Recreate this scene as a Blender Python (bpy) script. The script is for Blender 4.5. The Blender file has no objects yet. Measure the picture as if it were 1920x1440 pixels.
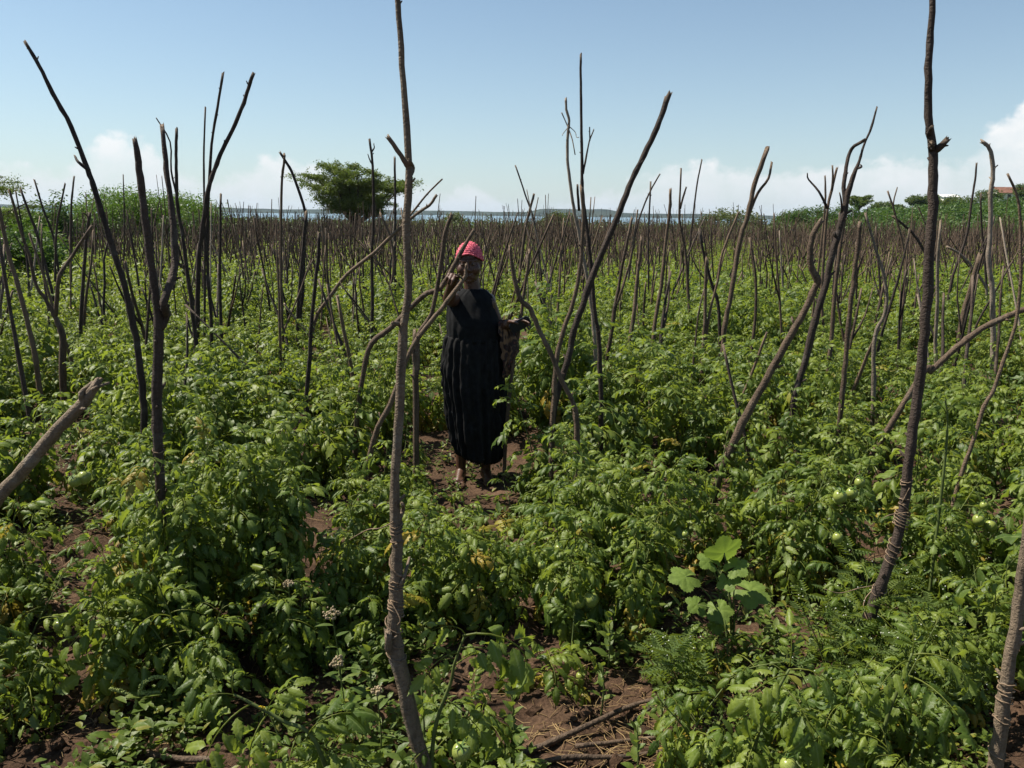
import bpy, bmesh, math, random
import numpy as np
from mathutils import Vector, Matrix, Quaternion, noise

# ------------------------------------------------------------------ camera
W0, H0, FPX = 1920.0, 1440.0, 1478.0
CAM_H = 1.80
PITCH = math.radians(12.14)
ROLL = math.radians(0.70)
scene = bpy.context.scene
COL = scene.collection
cam_data = bpy.data.cameras.new('camera')
cam_data.sensor_width = 36.0
cam_data.lens = 36.0 * FPX / W0
cam_data.clip_start = 0.05
cam_data.clip_end = 20000
cam = bpy.data.objects.new('camera', cam_data)
COL.objects.link(cam)
CAM_M = Matrix.Translation((0, 0, CAM_H)) @ Matrix.Rotation(math.pi / 2 - PITCH, 4, 'X') @ Matrix.Rotation(ROLL, 4, 'Z')
cam.matrix_world = CAM_M
scene.camera = cam

# ------------------------------------------------------------------ sky, sun, exposure
SUN_VEC = Vector((-0.70, 0.20, 1.05)).normalized()       # towards the sun: high and to the left
SUN_EL = math.asin(SUN_VEC.z)
SUN_AZ = math.atan2(SUN_VEC.x, SUN_VEC.y)                # clockwise from +Y
world = bpy.data.worlds.new('World')
scene.world = world
world.use_nodes = True
SKY_STRENGTH = 0.066


def build_world():
    nt = world.node_tree
    nt.nodes.clear()
    N = nt.nodes.new
    L = nt.links.new
    out = N('ShaderNodeOutputWorld')
    bg = N('ShaderNodeBackground')
    bg.inputs['Strength'].default_value = SKY_STRENGTH
    sky = N('ShaderNodeTexSky')
    sky.sky_type = 'NISHITA'
    sky.sun_disc = False
    sky.sun_elevation = SUN_EL
    sky.sun_rotation = SUN_AZ
    sky.altitude = 1100
    sky.air_density = 1.0
    sky.dust_density = 1.2
    sky.ozone_density = 1.5
    tc = N('ShaderNodeTexCoord')
    sep = N('ShaderNodeSeparateXYZ')
    L(tc.outputs['Generated'], sep.inputs[0])

    def math_(op, a, b=None, c=None):
        n = N('ShaderNodeMath')
        n.operation = op
        for i, v in enumerate((a, b, c)):
            if v is None:
                continue
            if isinstance(v, (int, float)):
                n.inputs[i].default_value = v
            else:
                L(v, n.inputs[i])
        return n.outputs[0]
    az = math_('ARCTAN2', sep.outputs[0], sep.outputs[1])          # 0 ahead, + to the right
    el = math_('ARCSINE', sep.outputs[2])
    # height of the cumulus tops, a ring of cloud banks all round the horizon
    u = math_('MULTIPLY_ADD', az, 1 / (2 * math.pi), 0.5)
    fc = N('ShaderNodeFloatCurve')
    L(u, fc.inputs['Value'])
    cv = fc.mapping.curves[0]
    deg = lambda d: 0.5 + d / 360.0
    pts = [(-180, .30), (-150, .42), (-120, .25), (-95, .38), (-70, .28), (-50, .26), (-36, .22), (-31.5, .22), (-27.5, .34), (-25.4, .42),
           (-23, .28), (-19.5, .18), (-16.5, .36), (-14, .32), (-11, .18), (-5, .14), (3, .13), (7, .20), (9.5, .28), (13, .35), (16.5, .30),
           (19, .30), (24, .36), (27, .36), (29.3, .47), (31.5, .66), (33.5, .90), (37, 1.0), (43, .85), (55, .5), (75, .3), (100, .42), (125, .28), (150, .40), (180, .30)]
    cv.points[0].location = (0, pts[0][1])
    cv.points[1].location = (1, pts[-1][1])
    for d, v in pts[1:-1]:
        p = cv.points.new(deg(d), v)
    fc.mapping.update()
    top = math_('MULTIPLY', fc.outputs[0], math.radians(10.5))
    # billows
    comb = N('ShaderNodeCombineXYZ')
    L(math_('MULTIPLY', az, 1.0), comb.inputs[0])
    L(math_('MULTIPLY', el, 1.25), comb.inputs[1])
    nz = N('ShaderNodeTexNoise')
    nz.inputs['Scale'].default_value = 15
    nz.inputs['Detail'].default_value = 9
    nz.inputs['Roughness'].default_value = .58
    L(comb.outputs[0], nz.inputs['Vector'])
    nz2 = N('ShaderNodeTexNoise')
    nz2.inputs['Scale'].default_value = 46
    nz2.inputs['Detail'].default_value = 6
    nz2.inputs['Roughness'].default_value = .6
    L(comb.outputs[0], nz2.inputs['Vector'])
    b1 = math_('MULTIPLY', math_('SUBTRACT', nz.outputs[0], 0.5), 0.105)
    b2 = math_('MULTIPLY', math_('SUBTRACT', nz2.outputs[0], 0.5), 0.026)
    bump = math_('ADD', b1, b2)
    dist = math_('SUBTRACT', math_('ADD', top, bump), el)          # >0 inside the cloud
    mr = N('ShaderNodeMapRange')
    mr.interpolation_type = 'SMOOTHSTEP'
    mr.inputs['From Min'].default_value = -0.004
    mr.inputs['From Max'].default_value = 0.018
    L(dist, mr.inputs['Value'])
    # ragged density inside
    mr2 = N('ShaderNodeMapRange')
    mr2.inputs['From Min'].default_value = 0.30
    mr2.inputs['From Max'].default_value = 0.62
    mr2.inputs['To Min'].default_value = 0.22
    mr2.inputs['To Max'].default_value = 0.78
    L(nz.outputs[0], mr2.inputs['Value'])
    fac = math_('MULTIPLY', mr.outputs[0], mr2.outputs[0])
    # the banks stand far away: the same air that whitens the horizon greys their feet
    mr3 = N('ShaderNodeMapRange')
    mr3.inputs['From Min'].default_value = 0.0
    mr3.inputs['From Max'].default_value = 0.13
    mr3.inputs['To Min'].default_value = 0.0
    mr3.inputs['To Max'].default_value = 1.0
    L(el, mr3.inputs['Value'])
    cc = N('ShaderNodeMix')
    cc.data_type = 'RGBA'
    cc.inputs['A'].default_value = (5.4, 5.9, 6.5, 1)
    cc.inputs['B'].default_value = (9.4, 8.9, 8.5, 1)
    L(mr3.outputs[0], cc.inputs['Factor'])
    mix = N('ShaderNodeMix')
    mix.data_type = 'RGBA'
    L(fac, mix.inputs['Factor'])
    hz = N('ShaderNodeMix')
    hz.data_type = 'RGBA'
    hf = math_('MULTIPLY', math_('POWER', 2.718, math_('MULTIPLY', math_('ABSOLUTE', el), -6.5)), .70)
    L(hf, hz.inputs['Factor'])
    tn = N('ShaderNodeMix')
    tn.data_type = 'RGBA'
    tn.blend_type = 'MULTIPLY'
    tn.inputs['Factor'].default_value = 1.0
    tn.inputs['B'].default_value = (.97, 1.04, .98, 1)
    L(sky.outputs[0], tn.inputs['A'])
    L(tn.outputs['Result'], hz.inputs['A'])
    hz.inputs['B'].default_value = (4.5, 5.2, 5.8, 1)
    L(hz.outputs['Result'], mix.inputs['A'])
    L(cc.outputs['Result'], mix.inputs['B'])
    L(mix.outputs['Result'], bg.inputs['Color'])
    L(bg.outputs[0], out.inputs[0])


build_world()
sun_data = bpy.data.lights.new('sun', 'SUN')
sun_data.energy = 5.0
sun_data.angle = math.radians(0.53)
sun_data.color = (1.0, 0.92, 0.79)
sun = bpy.data.objects.new('sun', sun_data)
COL.objects.link(sun)
sun.rotation_euler = SUN_VEC.to_track_quat('Z', 'Y').to_euler()
vs = scene.view_settings
vs.view_transform = 'Standard'
vs.look = 'None'
vs.exposure = 1.0
vs.gamma = 1.0
vs.use_curve_mapping = False
scene.cycles.max_bounces = 7
scene.cycles.diffuse_bounces = 3
scene.cycles.glossy_bounces = 2
scene.cycles.transmission_bounces = 4
scene.cycles.transparent_max_bounces = 4
scene.cycles.volume_bounces = 0
scene.cycles.use_denoising = True
scene.cycles.sample_clamp_indirect = 6
scene.render.use_persistent_data = False

# ------------------------------------------------------------------ pixel <-> world helpers
R3 = CAM_M.to_3x3()


def ray(px, py):
    return R3 @ Vector(((px - W0 / 2) / FPX, (H0 / 2 - py) / FPX, -1.0))


def P(px, py, Y):
    """world point on the photograph's ray through (px, py) at depth Y metres ahead"""
    d = ray(px, py)
    t = Y / d.y
    return Vector((d.x * t, Y, CAM_H + d.z * t))


def GP(px, py, z=0.0):
    d = ray(px, py)
    t = (z - CAM_H) / d.z
    return Vector((d.x * t, d.y * t, z))


R3I = R3.inverted()


def proj(p):
    q = R3I @ (Vector(p) - Vector((0, 0, CAM_H)))
    return (W0 / 2 - FPX * q.x / q.z, H0 / 2 + FPX * q.y / q.z)


# ------------------------------------------------------------------ mesh helpers
class G:
    """collects vertices, quads, triangles and a tint per vertex"""

    def __init__(s):
        s.V, s.Q, s.T, s.C, s.n = [], [], [], [], 0

    def add(s, V, Q=None, T=None, c=(.5, 0., 0.)):
        V = np.asarray(V, dtype=np.float64).reshape(-1, 3)
        if Q is not None and len(Q):
            s.Q.append(np.asarray(Q, dtype=np.int64).reshape(-1, 4) + s.n)
        if T is not None and len(T):
            s.T.append(np.asarray(T, dtype=np.int64).reshape(-1, 3) + s.n)
        c = np.asarray(c, dtype=np.float64)
        if c.ndim == 1:
            c = np.tile(c, (len(V), 1))
        s.V.append(V)
        s.C.append(c)
        s.n += len(V)
        return s

    def arrays(s):
        V = np.concatenate(s.V) if s.V else np.zeros((0, 3))
        C = np.concatenate(s.C) if s.C else np.zeros((0, 3))
        Q = np.concatenate(s.Q) if s.Q else np.zeros((0, 4), np.int64)
        T = np.concatenate(s.T) if s.T else np.zeros((0, 3), np.int64)
        return V, Q, T, C

    def add_arr(s, arr, M, c=None):
        V, Q, T, C = arr
        M = np.asarray(M)
        V2 = V @ M[:3, :3].T + M[:3, 3]
        C2 = C
        if c is not None:
            C2 = C.copy()
            C2[:, 0] = c[0]
            C2[:, 1] = np.clip(C2[:, 1] + c[1], 0, 1)
        s.add(V2, Q, T, C2)


def mesh_from(name, arr, mats, smooth=True):
    V, Q, T, C = arr
    me = bpy.data.meshes.new(name)
    me.vertices.add(len(V))
    me.vertices.foreach_set('co', V.astype(np.float32).ravel())
    loops = np.concatenate([Q.ravel(), T.ravel()]).astype(np.int32)
    me.loops.add(len(loops))
    me.loops.foreach_set('vertex_index', loops)
    nq, ntri = len(Q), len(T)
    me.polygons.add(nq + ntri)
    me.polygons.foreach_set('loop_start', np.concatenate([np.arange(nq) * 4, nq * 4 + np.arange(ntri) * 3]).astype(np.int32))
    me.polygons.foreach_set('use_smooth', np.full(nq + ntri, smooth, dtype=bool))
    at = me.attributes.new('tint', 'FLOAT_VECTOR', 'POINT')
    at.data.foreach_set('vector', C.astype(np.float32).ravel())
    me.update(calc_edges=True)
    if not isinstance(mats, (list, tuple)):
        mats = [mats]
    for m in mats:
        me.materials.append(m)
    return me


def obj(name, data, parent=None, loc=None, M=None):
    o = bpy.data.objects.new(name, data)
    COL.objects.link(o)
    if parent is not None:
        o.parent = parent
    if M is not None:
        o.matrix_local = M
    elif loc is not None:
        o.location = loc
    return o


def gobj(name, g, mats, parent=None, loc=None, smooth=True, M=None):
    arr = g.arrays() if isinstance(g, G) else g
    return obj(name, mesh_from(name, arr, mats, smooth), parent, loc, M)


def tag(o, label=None, cat=None, group=None, kind=None):
    if label:
        o['label'] = label
    if cat:
        o['category'] = cat
    if group:
        o['group'] = group
    if kind:
        o['kind'] = kind
    return o


def empty(name, loc=(0, 0, 0), rz=0.0):
    o = bpy.data.objects.new(name, None)
    COL.objects.link(o)
    o.location = loc
    o.rotation_euler = (0, 0, rz)
    o.empty_display_size = .1
    return o


def copy_tree(o, parent=None):
    c = o.copy()
    COL.objects.link(c)
    c.parent = parent
    for ch in list(o.children):
        copy_tree(ch, c)
    return c


def smooth_path(pts, per=4):
    """Catmull-Rom through the points"""
    pts = [np.asarray(p, float) for p in pts]
    if len(pts) < 3:
        a, b = pts[0], pts[-1]
        return [a + (b - a) * i / per for i in range(per + 1)]
    out = []
    n = len(pts)
    for i in range(n - 1):
        p0 = pts[i - 1] if i else 2 * pts[0] - pts[1]
        p1, p2 = pts[i], pts[i + 1]
        p3 = pts[i + 2] if i + 2 < n else 2 * pts[-1] - pts[-2]
        for k in range(per):
            t = k / per
            out.append(.5 * ((2 * p1) + (-p0 + p2) * t + (2 * p0 - 5 * p1 + 4 * p2 - p3) * t * t + (-p0 + 3 * p1 - 3 * p2 + p3) * t ** 3))
    out.append(pts[-1])
    return out


def tube(pts, radii, sides=8, cap=True, rng=None, rough=0.0):
    pts = np.asarray([np.asarray(p, float) for p in pts])
    n = len(pts)
    radii = np.asarray(radii, float) * np.ones(n)
    tang = np.gradient(pts, axis=0)
    tang /= np.linalg.norm(tang, axis=1)[:, None] + 1e-12
    ref = np.array([0, 0, 1.0]) if abs(tang[0][2]) < .9 else np.array([1.0, 0, 0])
    u = np.cross(tang[0], ref)
    u /= np.linalg.norm(u)
    V = []
    ang = np.arange(sides) * 2 * math.pi / sides
    for i in range(n):
        u = u - tang[i] * np.dot(u, tang[i])
        u /= np.linalg.norm(u) + 1e-12
        w = np.cross(tang[i], u)
        r = radii[i] * np.ones(sides)
        if rough and rng is not None:
            r = r * (1 + rough * (rng.random(sides) - .5))
        V.append(pts[i] + (np.cos(ang) * r)[:, None] * u + (np.sin(ang) * r)[:, None] * w)
    V = np.concatenate(V)
    i, j = np.meshgrid(np.arange(n - 1), np.arange(sides), indexing='ij')
    a = i * sides + j
    b = i * sides + (j + 1) % sides
    Q = np.stack([a, b, b + sides, a + sides], -1).reshape(-1, 4)
    T = []
    if cap:
        V = np.concatenate([V, pts[:1], pts[-1:]])
        c0, c1 = n * sides, n * sides + 1
        for k in range(sides):
            T.append((c0, (k + 1) % sides, k))
            T.append((c1, (n - 1) * sides + k, (n - 1) * sides + (k + 1) % sides))
    return V, Q, np.asarray(T, np.int64).reshape(-1, 3)


def frame(x, up=(0, 0, 1)):
    x = np.asarray(x, float)
    x = x / (np.linalg.norm(x) + 1e-12)
    up = np.asarray(up, float)
    y = np.cross(up, x)
    if np.linalg.norm(y) < 1e-5:
        y = np.cross((0, 1, 0), x)
    y /= np.linalg.norm(y)
    z = np.cross(x, y)
    return np.stack([x, y, z], axis=1)


def mat4(R, t, s=1.0):
    M = np.eye(4)
    M[:3, :3] = np.asarray(R) * s
    M[:3, 3] = t
    return M


def rot_axis(axis, a):
    return np.array(Matrix.Rotation(a, 3, Vector(axis)))


# ------------------------------------------------------------------ materials
def new_mat(name):
    m = bpy.data.materials.new(name)
    m.use_nodes = True
    nt = m.node_tree
    nt.nodes.clear()
    return m, nt, nt.nodes.new, nt.links.new


def ramp(N, stops, interp='LINEAR'):
    r = N('ShaderNodeValToRGB')
    r.color_ramp.interpolation = interp
    e = r.color_ramp.elements
    while len(e) < len(stops):
        e.new(.5)
    for el, (p, c) in zip(e, stops):
        el.position = p
        el.color = (*c, 1)
    return r


def leaf_material(name, cols, yellow=(.30, .21, .03), transl=.36, tcol=(.27, .35, .034), rough=.47, spec=.26, vein=True):
    m, nt, N, L = new_mat(name)
    out = N('ShaderNodeOutputMaterial')
    at = N('ShaderNodeAttribute')
    at.attribute_name = 'tint'
    sep = N('ShaderNodeSeparateXYZ')
    L(at.outputs['Vector'], sep.inputs[0])
    oi = N('ShaderNodeObjectInfo')
    add = N('ShaderNodeMath')
    add.operation = 'ADD'
    L(sep.outputs[0], add.inputs[0])
    L(oi.outputs['Random'], add.inputs[1])
    fr = N('ShaderNodeMath')
    fr.operation = 'FRACT'
    L(add.outputs[0], fr.inputs[0])
    rp = ramp(N, [(i / (len(cols) - 1), c) for i, c in enumerate(cols)])
    L(fr.outputs[0], rp.inputs[0])
    geo = N('ShaderNodeNewGeometry')
    nz = N('ShaderNodeTexNoise')
    nz.inputs['Scale'].default_value = 55
    nz.inputs['Detail'].default_value = 3
    L(geo.outputs['Position'], nz.inputs['Vector'])
    mv = N('ShaderNodeMix')
    mv.data_type = 'RGBA'
    mv.blend_type = 'MULTIPLY'
    mv.inputs['Factor'].default_value = .55
    r2 = ramp(N, [(.3, (.55, .6, .5)), (.7, (1.25, 1.2, 1.1))])
    L(nz.outputs[0], r2.inputs[0])
    L(rp.outputs[0], mv.inputs['A'])
    L(r2.outputs[0], mv.inputs['B'])
    my = N('ShaderNodeMix')
    my.data_type = 'RGBA'
    L(sep.outputs[1], my.inputs['Factor'])
    L(mv.outputs['Result'], my.inputs['A'])
    my.inputs['B'].default_value = (*yellow, 1)
    # pale midrib where tint.z nears 1
    rb = ramp(N, [(.80, (0, 0, 0)), (.98, (.5, .5, .5))])
    L(sep.outputs[2], rb.inputs[0])
    mr_ = N('ShaderNodeMix')
    mr_.data_type = 'RGBA'
    L(rb.outputs[0], mr_.inputs['Factor'])
    L(my.outputs['Result'], mr_.inputs['A'])
    mr_.inputs['B'].default_value = (.20, .25, .09, 1)
    my = mr_
    # paler underside
    bf = N('ShaderNodeMix')
    bf.data_type = 'RGBA'
    bf.blend_type = 'MIX'
    fm = N('ShaderNodeMath')
    fm.operation = 'MULTIPLY'
    fm.inputs[1].default_value = .30
    L(geo.outputs['Backfacing'], fm.inputs[0])
    L(fm.outputs[0], bf.inputs['Factor'])
    L(my.outputs['Result'], bf.inputs['A'])
    bf.inputs['B'].default_value = (.15, .20, .10, 1)
    bs = N('ShaderNodeBsdfPrincipled')
    bs.inputs['Roughness'].default_value = rough
    bs.inputs['Specular IOR Level'].default_value = spec
    L(bf.outputs['Result'], bs.inputs['Base Color'])
    if vein:
        bp = N('ShaderNodeBump')
        bp.inputs['Strength'].default_value = .35
        bp.inputs['Distance'].default_value = .004
        nb = N('ShaderNodeTexNoise')
        nb.inputs['Scale'].default_value = 120
        nb.inputs['Detail'].default_value = 2
        L(geo.outputs['Position'], nb.inputs['Vector'])
        L(nb.outputs[0], bp.inputs['Height'])
        L(bp.outputs[0], bs.inputs['Normal'])
    tr = N('ShaderNodeBsdfTranslucent')
    tm = N('ShaderNodeMix')
    tm.data_type = 'RGBA'
    tm.inputs['A'].default_value = (*tcol, 1)
    tm.inputs['B'].default_value = (*[min(1, 1.3 * v) for v in yellow], 1)
    L(sep.outputs[1], tm.inputs['Factor'])
    L(tm.outputs['Result'], tr.inputs['Color'])
    mx = N('ShaderNodeMixShader')
    mx.inputs[0].default_value = transl
    L(bs.outputs[0], mx.inputs[1])
    L(tr.outputs[0], mx.inputs[2])
    L(mx.outputs[0], out.inputs[0])
    return m


def plain_material(name, col, rough=.6, spec=.3, var=0.0, scale=20, bump=0.0, bscale=60, col2=None):
    m, nt, N, L = new_mat(name)
    out = N('ShaderNodeOutputMaterial')
    bs = N('ShaderNodeBsdfPrincipled')
    bs.inputs['Roughness'].default_value = rough
    bs.inputs['Specular IOR Level'].default_value = spec
    tc = N('ShaderNodeTexCoord')
    nz = N('ShaderNodeTexNoise')
    nz.inputs['Scale'].default_value = scale
    nz.inputs['Detail'].default_value = 4
    L(tc.outputs['Object'], nz.inputs['Vector'])
    c2 = col2 or [c * (1 + var) for c in col]
    rp = ramp(N, [(.35, [c * (1 - var) for c in col]), (.68, c2)])
    L(nz.outputs[0], rp.inputs[0])
    L(rp.outputs[0], bs.inputs['Base Color'])
    if bump:
        nb = N('ShaderNodeTexNoise')
        nb.inputs['Scale'].default_value = bscale
        nb.inputs['Detail'].default_value = 4
        L(tc.outputs['Object'], nb.inputs['Vector'])
        bp = N('ShaderNodeBump')
        bp.inputs['Strength'].default_value = bump
        bp.inputs['Distance'].default_value = .01
        L(nb.outputs[0], bp.inputs['Height'])
        L(bp.outputs[0], bs.inputs['Normal'])
    L(bs.outputs[0], out.inputs[0])
    return m


def bark_material(name, dark, light, lichen=(.20, .18, .15)):
    """weathered stick bark: streaks along the stick, lenticel bands across it, tint.x shifts it per stick"""
    m, nt, N, L = new_mat(name)
    out = N('ShaderNodeOutputMaterial')
    bs = N('ShaderNodeBsdfPrincipled')
    bs.inputs['Roughness'].default_value = .78
    bs.inputs['Specular IOR Level'].default_value = .22
    geo = N('ShaderNodeNewGeometry')
    mp = N('ShaderNodeMapping')
    mp.inputs['Scale'].default_value = (46, 46, 7)
    L(geo.outputs['Position'], mp.inputs['Vector'])
    nz = N('ShaderNodeTexNoise')
    nz.inputs['Scale'].default_value = 1
    nz.inputs['Detail'].default_value = 5
    nz.inputs['Roughness'].default_value = .65
    L(mp.outputs[0], nz.inputs['Vector'])
    at = N('ShaderNodeAttribute')
    at.attribute_name = 'tint'
    sep = N('ShaderNodeSeparateXYZ')
    L(at.outputs['Vector'], sep.inputs[0])
    rp = ramp(N, [(.28, dark), (.5, [(a + b) / 2 for a, b in zip(dark, light)]), (.75, light)])
    ad = N('ShaderNodeMath')
    ad.operation = 'MULTIPLY_ADD'
    L(sep.outputs[0], ad.inputs[0])
    ad.inputs[1].default_value = .5
    sub = N('ShaderNodeMath')
    sub.operation = 'SUBTRACT'
    L(nz.outputs[0], sub.inputs[0])
    sub.inputs[1].default_value = .25
    L(sub.outputs[0], ad.inputs[2])
    L(ad.outputs[0], rp.inputs[0])
    n2 = N('ShaderNodeTexNoise')
    n2.inputs['Scale'].default_value = 9
    n2.inputs['Detail'].default_value = 5
    L(geo.outputs['Position'], n2.inputs['Vector'])
    r2 = ramp(N, [(.58, (0, 0, 0)), (.70, (1, 1, 1))])
    L(n2.outputs[0], r2.inputs[0])
    mx = N('ShaderNodeMix')
    mx.data_type = 'RGBA'
    fm = N('ShaderNodeMath')
    fm.operation = 'MULTIPLY'
    fm.inputs[1].default_value = .5
    L(r2.outputs[0], fm.inputs[0])
    L(fm.outputs[0], mx.inputs['Factor'])
    L(rp.outputs[0], mx.inputs['A'])
    mx.inputs['B'].default_value = (*lichen, 1)
    # bare broken wood where tint.y is 1
    mb = N('ShaderNodeMix')
    mb.data_type = 'RGBA'
    L(sep.outputs[1], mb.inputs['Factor'])
    L(mx.outputs['Result'], mb.inputs['A'])
    mb.inputs['B'].default_value = (.19, .145, .105, 1)
    mbn = N('ShaderNodeMix')
    mbn.data_type = 'RGBA'
    mbn.blend_type = 'MULTIPLY'
    mbn.inputs['Factor'].default_value = .32
    L(mb.outputs['Result'], mbn.inputs['A'])
    L(mbn.outputs['Result'], bs.inputs['Base Color'])
    mp3 = N('ShaderNodeMapping')
    mp3.inputs['Scale'].default_value = (60, 60, 85)
    L(geo.outputs['Position'], mp3.inputs['Vector'])
    n3 = N('ShaderNodeTexNoise')
    n3.inputs['Scale'].default_value = 1
    n3.inputs['Detail'].default_value = 3
    n3.inputs['Distortion'].default_value = 1.2
    L(mp3.outputs[0], n3.inputs['Vector'])
    r3 = ramp(N, [(.36, (.42, .40, .38)), (.5, (1, 1, 1)), (.66, (1.25, 1.22, 1.18))])
    L(n3.outputs[0], r3.inputs[0])
    L(r3.outputs[0], mbn.inputs['B'])
    ms = N('ShaderNodeMath')
    ms.operation = 'ADD'
    L(nz.outputs[0], ms.inputs[0])
    L(n3.outputs[0], ms.inputs[1])
    bp = N('ShaderNodeBump')
    bp.inputs['Strength'].default_value = .9
    bp.inputs['Distance'].default_value = .008
    L(ms.outputs[0], bp.inputs['Height'])
    L(bp.outputs[0], bs.inputs['Normal'])
    L(bs.outputs[0], out.inputs[0])
    return m


M_LEAF = leaf_material('tomato_leaf', [(.038, .072, .013), (.066, .108, .017), (.104, .150, .023), (.156, .200, .031), (.062, .104, .019)])
M_STEM = plain_material('tomato_stem', (.080, .105, .030), .6, .2, .3, 30)
M_GREEN = plain_material('green_tomato_skin', (.16, .21, .04), .28, .4, .15, 9, col2=(.25, .28, .07))
M_CALYX = plain_material('calyx_green', (.06, .11, .02), .6, .2, .2)
M_BARK = bark_material('stick_bark', (.036, .025, .018), (.140, .098, .067), (.16, .13, .10))
M_BARK_GREY = bark_material('grey_pole_bark', (.050, .038, .027), (.175, .134, .094))
M_BARK_DARK = bark_material('dark_stick_bark', (.020, .015, .013), (.066, .048, .038), (.10, .09, .08))
M_BARK_PALE = bark_material('bleached_stick_bark', (.10, .08, .062), (.28, .23, .18), (.30, .26, .22))
M_TWINE = plain_material('bark_twine', (.18, .13, .088), .85, .1, .4, 40, .4, 90)
M_STRAW = leaf_material('dry_straw', [(.24, .16, .08), (.34, .24, .12), (.20, .12, .06)], transl=.15, tcol=(.3, .2, .1), rough=.7, vein=False)
M_LITTER = leaf_material('withered_leaf', [(.11, .065, .035), (.17, .10, .05), (.08, .045, .028)], transl=.1, tcol=(.2, .12, .05), rough=.8, vein=False)
M_WEED = leaf_material('weed_leaf', [(.052, .088, .018), (.082, .122, .028), (.070, .108, .016), (.115, .150, .036)], transl=.3)
M_GOURD = leaf_material('gourd_leaf', [(.115, .175, .034), (.14, .20, .042)], transl=.36, tcol=(.22, .32, .04), rough=.55, spec=.25)
M_SHRUB = leaf_material('shrub_leaf', [(.026, .060, .012), (.040, .085, .016), (.062, .110, .020)], transl=.28, tcol=(.10, .18, .02), vein=False)
M_BUSH = leaf_material('bright_bush_leaf', [(.060, .115, .014), (.095, .160, .018), (.125, .195, .022)], transl=.3, tcol=(.13, .24, .02), vein=False)
M_SCRUB = leaf_material('dry_scrub_leaf', [(.060, .085, .022), (.085, .105, .030), (.105, .110, .038)], transl=.25, tcol=(.14, .18, .04), vein=False)
M_ACACIA = leaf_material('acacia_leaf', [(.065, .105, .016), (.095, .140, .020), (.150, .170, .028)], transl=.3, tcol=(.13, .19, .02), vein=False)
M_FARTREE = leaf_material('far_tree_leaf', [(.018, .040, .011), (.028, .056, .014), (.045, .075, .02)], transl=.2, vein=False)
M_GRASS = leaf_material('grass_blade', [(.09, .15, .025), (.12, .18, .03), (.15, .20, .045)], transl=.35, tcol=(.2, .3, .05), vein=False)

# ------------------------------------------------------------------ terrain


def _hash(ix, iy, seed):
    h = (ix.astype(np.int64) * 374761393 + iy.astype(np.int64) * 668265263 + seed * 982451653) & 0x7fffffff
    h = ((h ^ (h >> 13)) * 1274126177) & 0x7fffffff
    return ((h ^ (h >> 16)) & 0xffff) / 65535.0


def vnoise(x, y, s, seed=0):
    x = np.asarray(x, float) / s
    y = np.asarray(y, float) / s
    ix, iy = np.floor(x), np.floor(y)
    fx, fy = x - ix, y - iy
    fx = fx * fx * (3 - 2 * fx)
    fy = fy * fy * (3 - 2 * fy)
    a, b = _hash(ix, iy, seed), _hash(ix + 1, iy, seed)
    c, d = _hash(ix, iy + 1, seed), _hash(ix + 1, iy + 1, seed)
    return (a * (1 - fx) + b * fx) * (1 - fy) + (c * (1 - fx) + d * fx) * fy - .5


def sstep(a, b, x):
    t = np.clip((np.asarray(x, float) - a) / (b - a), 0, 1)
    return t * t * (3 - 2 * t)


def gz(x, y):
    x = np.asarray(x, float)
    y = np.asarray(y, float)
    near = sstep(14, 7, y)
    z = near * (.075 * vnoise(x, y, .55, 1) + .05 * vnoise(x, y, .19, 2) + .040 * vnoise(x, y, .075, 3) + .014 * vnoise(x, y, .05, 4))
    ratio = x / np.maximum(y, 1)
    prof = np.interp(ratio, [-3, -1.0, -.60, -.50, -.40, .30, .38, .46, .56, .64, .9, 1.3, 3], [3, 2.5, 1.7, .9, 0, 0, 1.0, 2.5, 4.0, 5.2, 8.5, 11, 13])
    land = np.interp(ratio, [-3, -.62, -.45, .34, .44, 3], [1, 1, 0, 0, 1, 1])
    rise = sstep(70, 175, y)
    fall = sstep(66, 150, y) * (1 - land)
    z = z + prof * rise * (1 - sstep(320, 900, y)) - 5.6 * fall - 8 * sstep(320, 900, y) * land
    z = z + .5 * vnoise(x, y, 22, 7) * sstep(80, 160, y)
    return z


def axis_nodes(segs):
    out = []
    for a, b, n in segs:
        out += list(np.linspace(a, b, n, endpoint=False))
    return np.array(out + [segs[-1][1]])


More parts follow.
